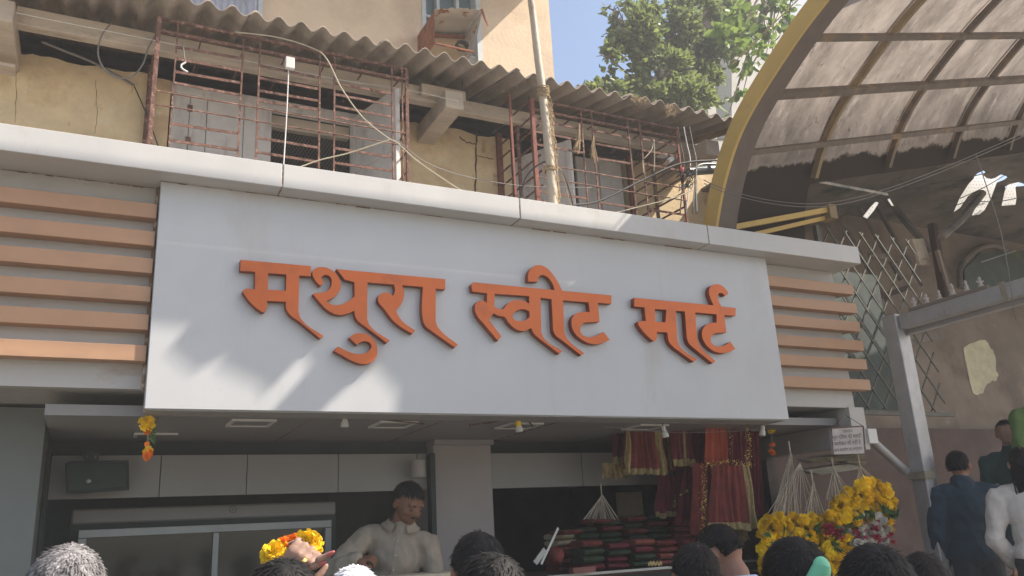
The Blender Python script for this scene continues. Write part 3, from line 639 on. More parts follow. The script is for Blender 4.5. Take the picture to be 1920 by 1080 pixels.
solo('junction_box', MB().box(*[v for v in (P(534, 120, Y=4.93).x, P(551, 120, Y=4.93).x)], 4.90, 4.93, P(540, 131, Y=4.93).z, P(540, 110, Y=4.93).z), 'white_plastic', 'small white junction box on the left window grille', 'junction box', bevel=.004)
hk = [(343, 78, 4.95), (345, 100, 4.95), (347, 113, 4.94)]
wire('lamp_holder', 'bent white hook hanging inside the left window grille', [(348, 117, 4.93), (340, 122, 4.93), (341, 128, 4.93), (348, 133, 4.93), (352, 135, 4.93)], .006, 'wire_white', 'hook')
wire('cable', 'short wire holding up the bent white hook', hk, .003, 'wire_grey')
for k, (xo, yo) in enumerate(((0, 0), (4, 6))):
    wire('cable', ('upper', 'lower')[k]+' of two pale cables sagging under the translucent canopy', [(1320, 338+yo, 4.6), (1360, 355+yo, 4.4), (1430, 373+yo, 4.1), (1510, 382+yo, 3.9), (1580, 376+yo, 3.8), (1660, 355+yo, 3.7), (1760, 318+yo, 3.6), (1850, 280+yo, 3.5), (1990, 218+yo, 3.4)], .0032, 'wire_grey')
wire('cable', 'thin wire hanging down past the right edge pale cable crossing', [(1830, 290, 3.5), (1850, 350, 3.5), (1880, 450, 3.5), (1905, 600, 3.5)], .0035, 'wire_grey')
for k, (xx, lab) in enumerate(((1272, 'leftmost'), (1284, 'middle'), (1295, 'rightmost'))):
    wire('cable', lab+' of three cables bunched beside the right grille', [(xx-2, 238, 4.9), (xx+4, 270, 4.9), (xx+10, 300, 4.88), (xx+8, 345, 4.87), (xx+3, 400, 4.85)], .005, ('wire_dark', 'wire_white', 'wire_grey')[k])
m = MB()
for k in range(26):
    c = P(RND.uniform(1272, 1302), RND.uniform(318, 352), Y=4.86); a = RND.uniform(0, 6)
    m.tube([c+Vector((cos(a+i)*.03+RND.uniform(-.01, .01), RND.uniform(-.02, .02), sin(a+i*1.3)*.03)) for i in range(6)], .0035, 4)
solo('cable_tangle', m, 'wire_dark', 'tangle of dark cables and knotted string beside the yellow arch foot', 'cable tangle')
solo('ribbon_knot', MB().ell(P(1279, 318, Y=4.84), (.018, .015, .02), 8, 6, bump=.5), 'nail_red', 'small red ribbon knot on the cable tangle', 'ribbon')
solo('pipe', MB().tube([P(1290, 322, Y=4.95), P(1345, 318, Y=4.95)], .035, 12).tube([P(1329, 318, Y=4.93), P(1345, 317, Y=4.93)], .037, 12), 'steel_dim', 'short grey plastic pipe stub behind the yellow arch foot', 'pipe', smooth=True)
wire('pipe', 'bent grey pipe hooked over beside the arch foot', [(1345, 308, 4.9), (1318, 308, 4.9), (1306, 316, 4.9), (1304, 345, 4.9), (1306, 400, 4.9)], .010, 'steel_dim', 'pipe')
for k, (a, b, c, lab) in enumerate([((1086, 232), (1084, 262), (1080, 282), 'left tuft'), ((1113, 255), (1112, 275), (1114, 298), 'right tuft')]):
    m = MB()
    for i in range(26):
        o_ = Vector((RND.uniform(-.015, .015), RND.uniform(-.01, .01), 0)); m.tube([P(*a, Y=4.95)+o_*.3, P(*b, Y=4.94)+o_, P(*c, Y=4.94)+o_*2+Vector((0, 0, RND.uniform(-.03, .03)))], .0016, 3, False)
    solo('fibre_tuft', m, 'jute', lab+' of frayed rope tied to the right window grille', 'rope')
wire('cord', 'pale knotted cord looped on the right grille', [(1225, 262, 4.95), (1222, 280, 4.94), (1210, 295, 4.94), (1205, 300, 4.95), (1207, 325, 4.94)], .004, 'wire_pale', 'cord')
wire('cord', 'pale cord hanging straight in the right end of the right grille', [(1226, 262, 4.94), (1227, 290, 4.94), (1226, 322, 4.94)], .0045, 'wire_pale', 'cord')
m = MB()
for (cx, cy, nn) in ((1190, 183, 30), (1205, 186, 26), (1256, 198, 40), (1258, 208, 26)):
    for i in range(nn):
        c = P(cx+RND.uniform(-8, 8), cy+RND.uniform(-4, 4), Y=4.84); m.tube([c, c+Vector((RND.uniform(-.03, .03), -.01, RND.uniform(-.04, .01))), c+Vector((RND.uniform(-.05, .05), -.01, RND.uniform(-.06, .0)))], .0016, 3, False)
solo('dry_straw', m, 'jute', 'wisps of dry straw caught on the roof edge', 'straw')['kind'] = 'stuff'
# ------------------------------------------------------------------ arched translucent canopy on the right
can = thing('arched_canopy', 'translucent fibreglass barrel canopy on a yellow arched frame at upper right', 'canopy', (6.5, 3.5, H+2.2))
DIR = Vector((.9655, .024, .2593)); DIR /= DIR.x
outer = catmull([(4.3, 5.0, H+1.6), (4.3, 4.99, H+2.05), (4.3, 4.92, H+2.36), (4.3, 4.70, H+2.76), (4.3, 4.41, H+3.075), (4.3, 3.95, H+3.355), (4.3, 3.52, H+3.55), (4.3, 2.9, H+3.74), (4.3, 2.2, H+3.87), (4.3, 1.4, H+3.92), (4.3, .5, H+3.88), (4.3, -.4, H+3.72)], 7)
def nrm(c, i):
    d = (c[min(i+1, len(c)-1)]-c[max(i-1, 0)]).normalized(); return Vector((0, -d.z, d.y))*(-1)
def offs(c, k): return [p + nrm(c, i)*k for i, p in enumerate(c)]
inn = offs(outer, .155)
if inn[20].z > outer[20].z: inn = offs(outer, -.155); SG = -1
else: SG = 1
def sweep(c0, c1, dx, du=0):
    m = MB(); n = len(c0); vs = []
    for a, b in zip(c0, c1):
        o_ = DIR*du; vs += [a+o_, b+o_, b+o_+DIR*dx, a+o_+DIR*dx]
    fs = []
    for i in range(n-1):
        for k in range(4): fs.append((i*4+k, i*4+(k+1) % 4, (i+1)*4+(k+1) % 4, (i+1)*4+k))
    fs += [(0, 1, 2, 3), ((n-1)*4+3, (n-1)*4+2, (n-1)*4+1, (n-1)*4)]
    return m.add(vs, fs)
part(can, 'arch_beam', sweep(outer, inn, .03), 'arch_yellow', smooth=True)
part(can, 'arch_soffit', sweep(offs(outer, SG*.012), offs(inn, -SG*.004), .205, .031), 'arch_soffit', smooth=True)
c_a, c_b = offs(outer, SG*.055), offs(outer, SG*.115)
sheetc = offs(outer, SG*.02)
L_ = [0]
for a, b in zip(sheetc, sheetc[1:]): L_.append(L_[-1]+(b-a).length)
a3 = P(1404, 300, X=4.5); i3 = min(range(7, len(c_b)), key=lambda i: hypot(c_b[i].y-a3.y, c_b[i].z-a3.z)); L3 = L_[i3]; I0 = max(i for i in range(len(L_)) if L_[i] < L3-.36)
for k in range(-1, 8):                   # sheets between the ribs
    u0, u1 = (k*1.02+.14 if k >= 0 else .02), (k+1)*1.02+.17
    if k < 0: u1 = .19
    org = LOC[can.name]; nU = 12; vs = []; fs = []; skirt_vals = []
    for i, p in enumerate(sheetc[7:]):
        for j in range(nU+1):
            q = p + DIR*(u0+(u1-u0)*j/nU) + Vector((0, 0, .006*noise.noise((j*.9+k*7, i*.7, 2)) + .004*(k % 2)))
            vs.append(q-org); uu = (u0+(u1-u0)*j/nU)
            skirt_vals.append(max(0, min(1, .5+(L3-.17-L_[i+7]+.05*noise.noise((uu*3, 1, 5)))*2.4)))
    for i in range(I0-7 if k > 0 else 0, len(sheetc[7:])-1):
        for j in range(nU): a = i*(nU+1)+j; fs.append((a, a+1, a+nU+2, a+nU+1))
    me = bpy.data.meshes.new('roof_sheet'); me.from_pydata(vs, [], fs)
    at = me.attributes.new('skirt_mask', 'FLOAT', 'POINT'); at.data.foreach_set('value', skirt_vals)
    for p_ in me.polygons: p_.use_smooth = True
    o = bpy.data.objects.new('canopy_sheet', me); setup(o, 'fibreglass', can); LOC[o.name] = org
for k in range(1, 9):
    part(can, 'rib', sweep(c_a[I0+1:], c_b[I0+1:], .042, k*1.02+.12), 'rib_ochre' if k == 1 else 'rib_steel', smooth=True)
def purl(px, py, w, mat='rib_steel'):
    a = P(px, py, X=4.5); i = min(range(len(c_b)), key=lambda i: hypot(c_b[i].y-a.y, c_b[i].z-a.z) if i > 6 else 99)
    b = c_b[i]; return part(can, 'purlin', MB().beam(b+DIR*.15+Vector((0, 0, -.0)), b+DIR*8.3, w, w, up=nrm(outer, i)), mat)
purl(1462, 188, .060); purl(1528, 85, .045); purl(1404, 300, .045); purl(1600, -40, .045)
part(can, 'tie_beam', MB().beam(P(1345, 432, Y=4.84), P(1555, 393, Y=4.84), .03, .045).beam(P(1395, 444, Y=4.88), P(1550, 408, Y=4.88), .03, .035), 'arch_yellow')
part(can, 'tie_beam', MB().box(P(1549, 395, Y=4.84).x, P(1562, 395, Y=4.84).x, 4.8, 4.92, P(1550, 410, Y=4.84).z, P(1550, 385, Y=4.84).z), 'rib_ochre')

# unseen sheet added above the lane, its outline cut to shade the sign
outl = [(-2.6, 1.13), (.396, 1.13), (.313, .998), (.434, .892), (.575, .977), (.564, .922), (.755, .847), (.80, .79), (1.005, 1.02), (1.036, .925), (.80, .64), (1.03, .62), (1.13, .735), (1.315, .905), (1.33, .89), (1.397, .962), (1.538, .81), (1.50, .58), (2.75, .58), (2.75, 1.61), (-2.6, 1.61)]
ZT = 4.2
def tp(x, z): t = (ZT-z)/1.2; return Vector((x+t, 4.5-.46*t, H+ZT))
m = MB().prism([tp(*q) for q in outl], (0, 0, .012))
aw = thing('sign_shade_sheet', 'unseen blue sheet added over the lane, cut to shade the sign', 'shade_blocker', (3.5, 3.6, H+ZT))
part(aw, 'blocker_sheet', m, 'blocker_blue')
for qa, dv in (((-2.6, 1.61), (-3, 2.0, 1)), ((2.75, 1.61), (1.5, 3.0, 1)), ((-2.6, 1.13), (-3, -4, .6)), ((2.75, .58), (2, -5, .6))):
    part(aw, 'rope', MB().tube([tp(*qa), tp(*qa)+Vector(dv)], .006, 5), 'jute')  # ropes added to hold the shading sheet

# ------------------------------------------------------------------ trees and the buildings beyond them
def leaf_cloud(blobs, n, size, seed, fold=.25):
    R = random.Random(seed); vs = []; fs = []
    tot = sum(b[1][0]*b[1][2] for b in blobs)
    for c, r in blobs:
        for _ in range(int(n*r[0]*r[2]/tot)):
            d = Vector((R.gauss(0, 1), R.gauss(0, 1), R.gauss(0, 1))).normalized(); k = R.uniform(.3, 1)**.45*R.uniform(.85, 1.1)
            p = Vector(c)+Vector((d.x*r[0], d.y*r[1], d.z*r[2]))*k
            if noise.noise(p*2.3+Vector((seed, 0, 0)))+.5*noise.noise(p*6+Vector((0, seed, 0))) < -.02: continue
            ax = (d*.7+Vector((R.uniform(-1, 1), R.uniform(-1, 1), R.uniform(-1, .5)))).normalized(); sd = ax.cross(Vector((R.uniform(-1, 1), R.uniform(-1, 1), R.uniform(-1, 1)))).normalized(); up = ax.cross(sd)
            s_ = size*R.uniform(.6, 1.25); o = len(vs); f = up*s_*fold
            vs += [p, p+ax*s_*.35+sd*s_*.30+f*.5, p+ax*s_*.75+sd*s_*.24+f*.5, p+ax*s_, p+ax*s_*.75-sd*s_*.24+f*.5, p+ax*s_*.35-sd*s_*.30+f*.5]
            fs += [(o, o+1, o+2, o+3), (o, o+3, o+4, o+5)]
    return vs, fs
def blob(px, py, Y, rx, rz, ry=None):
    c = P(px, py, Y=Y); k = (c-Vector((0, 0, H))).dot(FWD)/FPX; return (c, (rx*k, ry if ry else rx*k*.8, rz*k))
tr = thing('tree', 'dense small leaved tree rising behind the corrugated roof against the sky', 'tree', P(1270, 230, Y=9.4)*1.0)
bl = [blob(1190, 75, 9.2, 62, 60), blob(1260, 60, 9.4, 70, 55), blob(1335, 75, 9.4, 60, 50), blob(1155, 175, 9.0, 55, 40), blob(1240, 150, 9.2, 80, 55), blob(1312, 150, 9.5, 50, 50), blob(1300, 25, 9.4, 55, 24), blob(1200, 20, 9.3, 45, 18), blob(1168, 40, 9.2, 32, 30), blob(1110, 190, 8.9, 30, 22), blob(1385, 40, 9.6, 35, 30), blob(1086, 165, 8.9, 12, 14), blob(1145, 110, 9.1, 26, 30), blob(1112, 178, 8.9, 24, 16), blob(1360, 20, 9.6, 30, 16), blob(1150, 20, 9.2, 18, 12), blob(1275, 195, 9.0, 80, 30), blob(1200, 190, 9.0, 60, 30)]
m = MB(); v_, f_ = leaf_cloud(bl, 26000, .112, 3); m.v = v_; m.f = f_
part(tr, 'crown', m, 'leaf_tree', stuff=True)
m = MB(); base = P(1270, 230, Y=9.4); m.tube([Vector((base.x, 9.5, H-1.5)), Vector((base.x, 9.45, H+3)), base, base+Vector((.1, 0, .5))], [.16, .14, .11, .06], 8)
part(tr, 'trunk', m, 'bark', smooth='all')
m = MB()
for b in bl:
    e = b[0]; s0 = base+Vector((0, 0, RND.uniform(-.6, .3))); m.tube(catmull([s0, s0.lerp(e, .5)+Vector((0, 0, .12)), e], 5), [.035-.025*i/10 for i in range(11)], 5)
    for _ in range(5):
        q = e+Vector((RND.uniform(-1, 1)*b[1][0], RND.uniform(-1, 1)*b[1][1], RND.uniform(-.8, 1)*b[1][2]))*.9; m.tube([e, e.lerp(q, .6)+Vector((0, 0, .03)), q], [.010, .007, .003], 4, False)
part(tr, 'limbs', m, 'bark')
fg = thing('fig_tree', 'bright broad leaved fig branches hanging beside the yellow arch', 'tree', P(1420, 60, Y=7.6))
bl = [blob(1400, 40, 7.6, 45, 30), blob(1455, 25, 7.6, 34, 40), blob(1385, 70, 7.5, 45, 22), blob(1350, 55, 7.5, 20, 12), blob(1400, 105, 7.4, 36, 24), blob(1448, 95, 7.5, 22, 30), blob(1385, 160, 7.4, 12, 16), blob(1392, 178, 7.4, 8, 8), blob(1366, 216, 7.3, 10, 6), blob(1430, 60, 7.6, 34, 20), blob(1475, 10, 7.6, 20, 12)]
m = MB(); v_, f_ = leaf_cloud(bl, 620, .15, 11, .15)
# widen the leaves
m.v = v_; m.f = f_; part(fg, 'crown', m, 'leaf_fig', stuff=True)
m = MB(); root = P(1480, -60, Y=7.8)
for b in bl: m.tube(catmull([root, root.lerp(b[0], .55)+Vector((-.08, 0, .06)), b[0]], 5), [.02-.014*i/10 for i in range(11)], 5)
m.tube([P(1470, 0, Y=7.5), P(1445, 60, Y=7.45), P(1435, 110, Y=7.4)], .006, 4)
part(fg, 'limbs', m, 'bark')
fb = thing('grey_building', 'pale building with dark tall opening and red brown gable behind the fig', 'building', (12, 10.6, 0))
part(fb, 'wall', MB().add([P(1335, 330, Y=10.4), P(1600, 330, Y=10.4), P(1600, -60, Y=10.4), P(1440, -60, Y=10.4), P(1385, 45, Y=10.4), P(1335, 80, Y=10.4)], [(0, 1, 2, 3, 4, 5)]), 'white_build')
part(fb, 'wall_return', MB().prism([P(1335, 330, Y=10.41), P(1600, 330, Y=10.41), P(1600, -60, Y=10.41), P(1440, -60, Y=10.41), P(1385, 45, Y=10.41), P(1335, 80, Y=10.41)], (0, 3, 0)), 'white_build')
part(fb, 'dark_opening', MB().prism([P(1342, 260, Y=10.38), P(1372, 260, Y=10.38), P(1372, 100, Y=10.38), P(1342, 112, Y=10.38)], (0, .018, 0)), 'shop_dark')
part(fb, 'post', MB().prism([P(1330, 260, Y=10.3), P(1345, 260, Y=10.3), P(1338, 90, Y=10.3), P(1322, 90, Y=10.3)], (0, .05, 0)), 'white_build')
part(fb, 'gable_roof', MB().prism([P(1348, 62, Y=10.2), P(1362, 58, Y=10.2), P(1440, -60, Y=10.2), P(1418, -70, Y=10.2)], (0, 2.5, 0)), 'red_brown_roof')
part(fb, 'blue_cladding', MB().prism([P(1478, 60, Y=10.35), P(1600, 60, Y=10.35), P(1600, -60, Y=10.35), P(1472, -60, Y=10.35)], (0, .03, 0)), 'shutter_blue')

# ------------------------------------------------------------------ shaded hall on the right: walls, grilles, frame
hall = thing('temple_hall', 'dim brown plastered hall in the shade on the right', 'hall', (9, 7.6, 0))
HY = 8.0
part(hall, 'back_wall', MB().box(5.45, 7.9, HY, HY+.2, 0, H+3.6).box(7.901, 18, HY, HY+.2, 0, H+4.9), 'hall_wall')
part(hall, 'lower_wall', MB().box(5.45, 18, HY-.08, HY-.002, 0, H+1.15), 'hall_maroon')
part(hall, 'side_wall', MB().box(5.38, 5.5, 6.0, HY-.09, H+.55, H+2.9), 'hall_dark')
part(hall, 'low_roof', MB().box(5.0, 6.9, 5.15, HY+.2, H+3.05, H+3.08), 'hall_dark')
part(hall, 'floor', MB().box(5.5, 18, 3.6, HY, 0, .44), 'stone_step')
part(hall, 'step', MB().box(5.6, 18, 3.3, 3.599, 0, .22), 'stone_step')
pt = [(1807, 655), (1815, 645), (1832, 640), (1838, 636), (1850, 640), (1858, 652), (1864, 660), (1868, 690), (1871, 705), (1868, 714), (1858, 715), (1850, 722), (1844, 738), (1832, 740), (1823, 735), (1818, 710), (1812, 680)]
pt2 = []
for a, b in zip(pt, pt[1:]+pt[:1]):
    for k in range(3): pt2.append((a[0]+(b[0]-a[0])*k/3+RND.uniform(-1.6, 1.6), a[1]+(b[1]-a[1])*k/3+RND.uniform(-1.6, 1.6)))
part(hall, 'peeled_patch', MB().prism([P(*q, Y=HY-.012) for q in pt2], (0, .010, 0)), 'peeled')
m = MB()
arc = [P(q[0], q[1], Y=HY-.1) for q in [(1800, 540), (1800, 505), (1815, 480), (1838, 465), (1862, 460), (1888, 468)]]
part(hall, 'arch_moulding', m.tube(catmull(arc, 5), .045, 8), 'hall_dark', smooth=True)
part(hall, 'arch_recess', MB().prism([P(q[0], q[1], Y=HY-.03) for q in [(1812, 590), (1808, 505), (1838, 474), (1885, 472), (1990, 465), (1990, 560)]], (0, .027, 0)), 'lattice_board')
part(hall, 'arch_light_strip', MB().beam(P(1838, 492, Y=HY-.06), P(1905, 470, Y=HY-.06), .02, .02), 'galv')
part(hall, 'plank', MB().prism([P(q[0], q[1], Y=6.9) for q in [(1710, 448), (1732, 447), (1746, 496), (1726, 496)]], (0, .04, 0)), 'wood_cream')
part(hall, 'post', MB().beam(P(1748, 420, Y=6.8), P(1775, 580, Y=6.8), .09, .09), 'wood_dark')
part(hall, 'post', MB().beam(P(1757, 470, Y=6.75), P(1782, 560, Y=6.75), .05, .05), 'hall_wall')
for a, b, mt in (((1600, 300), (1745, 470), 'hall_dark'), ((1630, 478), (1690, 488), 'hall_wall'), ((1668, 650), (1760, 632), 'hall_dark'), ((1640, 560), (1700, 540), 'wood_dark')):
    part(hall, 'brace', MB().beam(P(*a, Y=7.2), P(*b, Y=7.2), .07, .07), mt)
for k, (x, y) in enumerate(((1600, 430), (1640, 440), (1575, 470))): part(hall, 'batten', MB().beam(P(x, y-60, Y=7.6), P(x+90, y+95, Y=7.6), .05, .05), 'hall_dark')
# perforated sheets cut to sun patch outlines, sunlit through holes added in the roof
M('perforated_white', (.72, .70, .69), .6, 0, .05, 5, 0)
HOLES = []
def hole_sheet(poly, Y, label):
    pts = [P(*q, Y=Y) for q in poly]; HOLES.append(pts)
    o = solo('perforated_sheet', MB().prism(pts, (0, .004, 0)), 'perforated_white', label, 'metal sheet')
    cx = sum(q[0] for q in poly)/len(poly); m = MB()
    def inside(x, y):
        c = False; n = len(poly)
        for i in range(n):
            (x1, y1), (x2, y2) = poly[i], poly[i-1]
            if (y1 > y) != (y2 > y) and x < (x2-x1)*(y-y1)/(y2-y1)+x1: c = not c
        return c
    for gx in range(1600, 1940, 6):
        for gy in range(310, 420, 6):
            qx, qy = gx+(gy//6 % 2)*3, gy+RND.uniform(-.4, .4)
            if inside(qx, qy) and inside(qx+2, qy+2) and inside(qx-2, qy-2):
                c = P(qx, qy, Y=Y-.003); m.lathe(c, [(.0055, 0), (.0055, .002)], 5, axis=(0, 1, 0))
    if m.v: part(o, 'perforations', m, 'shop_dark', stuff=True)
    return o
hole_sheet([(1788, 398), (1800, 370), (1816, 345), (1830, 330), (1850, 322), (1880, 318), (1868, 345), (1858, 372), (1846, 394), (1836, 402), (1822, 404), (1838, 372), (1842, 358), (1834, 356), (1815, 368), (1800, 390)], 6.4, 'largest bright white perforated sheet cut to a curved sun patch at right')
hole_sheet([(1878, 386), (1884, 358), (1894, 335), (1908, 322), (1912, 330), (1904, 352), (1906, 372), (1904, 384)], 6.4, 'narrow bright white perforated sheet cut to a sun patch at the right edge')
hole_sheet([(1618, 406), (1632, 388), (1642, 378), (1648, 380), (1638, 396), (1626, 410)], 6.4, 'small white strip of sheet cut to a sun patch above the capping corner')
hole_sheet([(1664, 374), (1668, 372), (1676, 386), (1672, 386)], 6.4, 'tiny white sliver of sheet cut to a sun patch right of the cut strip')
ZR = 4.3+H  # unseen roof, holes added along the sun direction to light each sheet
cu = bpy.data.curves.new('roof', 'CURVE'); cu.dimensions = '2D'; cu.fill_mode = 'BOTH'; cu.extrude = .004
for ring in [[(6.901, 5.15), (20, 5.15), (20, 8.2), (6.901, 8.2)]]+[[((p.x+(ZR-p.z)/1.2), (p.y-.46*(ZR-p.z)/1.2)) for p in h] for h in HOLES]:
    sp = cu.splines.new('POLY'); sp.points.add(len(ring)-1); sp.use_cyclic_u = True
    for q, r_ in zip(sp.points, ring): q.co = (r_[0], r_[1], 0, 1)
o = bpy.data.objects.new('tmp', cu); COL.objects.link(o); dg = bpy.context.evaluated_depsgraph_get(); dg.update()
me = bpy.data.meshes.new_from_object(o.evaluated_get(dg)); bpy.data.objects.remove(o)
for v in me.vertices: v.co = v.co+Vector((0, 0, ZR))-LOC[hall.name]
me.materials.clear(); o = bpy.data.objects.new('unseen_holed_roof', me); setup(o, 'hall_dark', hall); LOC[o.name] = LOC[hall.name]
part(hall, 'dark_tube', MB().tube([P(1842, 362, Y=6.2), P(1800, 415, Y=6.2), P(1765, 445, Y=6.2)], .05, 8), 'hall_dark', smooth=True)
for k, (a, b) in enumerate((((1745, 345), (1895, 312)), ((1800, 372), (1890, 325)), ((1790, 386), (1840, 360)), ((1836, 378), (1905, 372)))):
    wire('cable', ('topmost', 'second', 'third', 'lowest')[k]+' thin wire crossing the bright perforated sheets', [(*a, 6.2), ((a[0]+b[0])/2, (a[1]+b[1])/2+3, 6.2), (*b, 6.2)], .006, 'wire_dark')
# diamond lattice
lat = thing('diamond_lattice', 'tall dark window with diamond shaped metal lattice beside the louvre screen', 'lattice', (6.4, 6.2, H+.6))
LY = 5.55; LX0, LX1 = P(1570, 640, Y=LY).x, P(1760, 640, Y=LY).x; LZ0, LZ1 = P(1640, 770, Y=LY).z, P(1640, 440, Y=LY).z
part(lat, 'backing_board', MB().box(LX0, P(1700, 640, Y=LY).x, LY+.20, LY+.23, LZ0, LZ0+.8*(LZ1-LZ0)), 'lattice_board')
part(lat, 'frame', MB().box(LX0, LX1, LY-.02, LY+.03, LZ0-.04, LZ0).box(LX0-.05, LX0, LY-.02, LY+.03, LZ0-.04, LZ1), 'lattice')
for sg in (1, -1):
    for k in range(-12, 16):
        x = LX0+k*.23; a = Vector((x, LY+.006*sg, LZ0)); b = Vector((x+sg*(LZ1-LZ0)*.72, LY+.006*sg, LZ1))
        if sg < 0: a.x += 1.2; b.x += 1.2
        lo, hi = 0., 1.
        for lim, s_ in ((LX0, 1), (LX1-.1, -1)):
            da = (a.x-lim)*s_; db = (b.x-lim)*s_
            if da < 0 and db < 0: lo, hi = 1, 0
            elif da < 0: lo = max(lo, da/(da-db))
            elif db < 0: hi = min(hi, da/(da-db))
        if hi-lo > .03: part(lat, 'lattice_bar', MB().beam(a.lerp(b, lo), a.lerp(b, hi), .010, .016), 'lattice')
# steel queue frame: post and cross beam coming towards us, finials on it
fr = thing('steel_frame', 'grey painted steel post and cross beam framing the right passage', 'steel frame', (5.95, 4.6, .44))
a = P(1662, 592, X=5.9); zt = a.z
part(fr, 'post', MB().box(5.9, 5.985, 4.565, 4.70, .44, zt), 'galv', bevel=.005)
part(fr, 'post', MB().box(5.99, 6.09, 4.60, 4.70, .44, zt-.06), 'galv', bevel=.005)
part(fr, 'cross_beam', MB().box(5.93, 6.02, .6, 4.56, zt-.135, zt-.015), 'galv', bevel=.004)
part(fr, 'cross_beam', MB().box(6.03, 6.10, .6, 4.59, zt-.17, zt-.11), 'galv', bevel=.004)
part(fr, 'joint_strap', MB().box(5.922, 5.93, 3.62, 3.66, zt-.15, zt), 'tin')
part(fr, 'diagonal_brace', MB().tube([P(1622, 815, Y=4.72), P(1700, 885, Y=4.72)], .035, 12), 'galv', smooth=True)
part(fr, 'brace_clamp', MB().box(5.88, 6.0, 4.55, 4.71, P(1720, 892, X=5.9).z-.03, P(1720, 892, X=5.9).z+.03), 'tin')
part(fr, 'wall_bracket', MB().box(P(1618, 800, Y=4.6).x, P(1634, 800, Y=4.6).x, 4.56, 4.66, P(1625, 832, Y=4.6).z, P(1622, 805, Y=4.6).z), 'white_plastic')
fm = MB().lathe((0, 0, 0), [(.022, 0), (.026, .01), (.014, .02), (.018, .04), (.008, .055), (.014, .07), (.003, .09)], 8).beam((-.022, 0, .045), (.022, 0, .045), .010, .014).ell((-.024, 0, .048), .009, 6, 4).ell((.024, 0, .048), .009, 6, 4)
fme = proto_mesh('finial', fm, 'sign_paper', True)
part(fr, 'finial_rail', MB().box(5.93, 5.96, 3.75, 4.45, zt-.014, zt+.012), 'hall_wall')
for k in range(6):
    inst('finial', fme, fr, (5.945, 4.40-k*.118, zt+.012), (0, 0, RND.uniform(-.8, .8)), RND.uniform(.85, 1.15))

# ------------------------------------------------------------------ lamps hanging under the sign
def lamp(x, y0, y1, lab, tilt, tape=False, Y=4.72):
    a, b = P(x, y0, Y=Y), P(x+tilt, y1, Y=Y); d = (b-a); L = d.length; d.normalize()
    t = thing('lamp_holder', lab, 'lamp holder', a, 'white lamp holders under the sign')
    part(t, 'socket', MB().lathe(a, [(.014, 0), (.016, L*.1), (.016, L*.5), (.021, L*.54), (.024, L*.95), (.020, L)], 14, axis=d), 'white_plastic', smooth=True)
    part(t, 'flex', MB().tube([a-d*.002, Vector((a.x, a.y, zc))], .004, 5), 'wire_dark')
    if tape: part(t, 'yellow_tape', MB().lathe(a+d*L*.02, [(.0165, 0), (.0175, L*.25), (.0172, L*.5)], 12, axis=d), 'marigold', smooth=True)
lamp(647, 780, 801, 'leftmost white lamp holder hanging below the sign', -1)
lamp(971, 788, 810, 'white lamp holder wrapped in yellow tape below the sign', 3, True)
lamp(1243, 799, 820, 'white lamp holder in front of the hanging red cloths', 6)
lamp(1430, 798, 817, 'rightmost white lamp holder under the sign corner', -1)
def wsag(lab, a, b, sag, Y, r=.004, mat='rust'):
    c = ((a[0]+b[0])/2, (a[1]+b[1])/2+sag, Y); wire('cable', lab, [(*a, Y), c, (*b, Y)], r, mat)
wsag('reddish wire strung under the sign left of the pillar', (683, 781), (795, 795), 1, 4.74)
wsag('reddish wire strung under the sign from pillar to the taped lamp', (880, 797), (972, 784), 1, 4.74)
wsag('dark wire drooping beside the taped lamp holder', (975, 786), (1000, 800), -6, 4.74, .005, 'wire_dark')
wsag('thin pale wire strung across the hanging red cloths', (1130, 800), (1428, 806), 8, 4.68, .0018, 'wire_grey')

# ------------------------------------------------------------------ flowers
def marigold_mesh(name, mat, seed, r=.033):
    R = random.Random(seed); m = MB().ell((0, 0, 0), (r*.5, r*.5, r*.36), 8, 5)
    for ring, (n, el) in enumerate(((13, -.35), (14, -.05), (13, .25), (11, .55), (8, .88), (5, 1.2))):
        for k in range(n):
            a = 2*pi*k/n+ring*.3+R.uniform(-.12, .12); e = el+R.uniform(-.1, .1)
            d = Vector((cos(a)*cos(e), sin(a)*cos(e), sin(e)*.75)); s = Vector((-sin(a), cos(a), 0)); u = d.cross(s)
            p = d*r*.45; q = d*r*R.uniform(.80, 1.18); w_ = r*R.uniform(.18, .28)
            m.add([p-s*w_*.4, p+s*w_*.4, q+s*w_+u*r*.10, q+u*R.uniform(-.05, .15)*r+d*r*.05, q-s*w_+u*r*.10], [(0, 1, 2, 3, 4)])
    return proto_mesh(name, m, mat)
MG = [marigold_mesh('marigold_flower', 'marigold', s) for s in (1, 2, 3)]; MO = [marigold_mesh('orange_flower', 'marigold_or', s) for s in (4, 5)]
RO = [marigold_mesh('rose_flower', 'rose', s, .036) for s in (6, 7)]; JW = marigold_mesh('jasmine_flower', 'white_petal', 8, .016); JR = marigold_mesh('red_bud', 'rose', 9, .015)
def rrot(): return (RND.uniform(-1.3, 1.3), RND.uniform(-1.3, 1.3), RND.uniform(0, 6.28))
m = MB()
for k in range(10): m.add([(0, 0, 0), (.012, .004, .012*((k % 3)-1)), (.045, 0, .02*((k % 5)-2)), (.012, -.008, .008)], [(0, 1, 2, 3)])
LEAFM = proto_mesh('green_leaf', m, 'leafgreen')
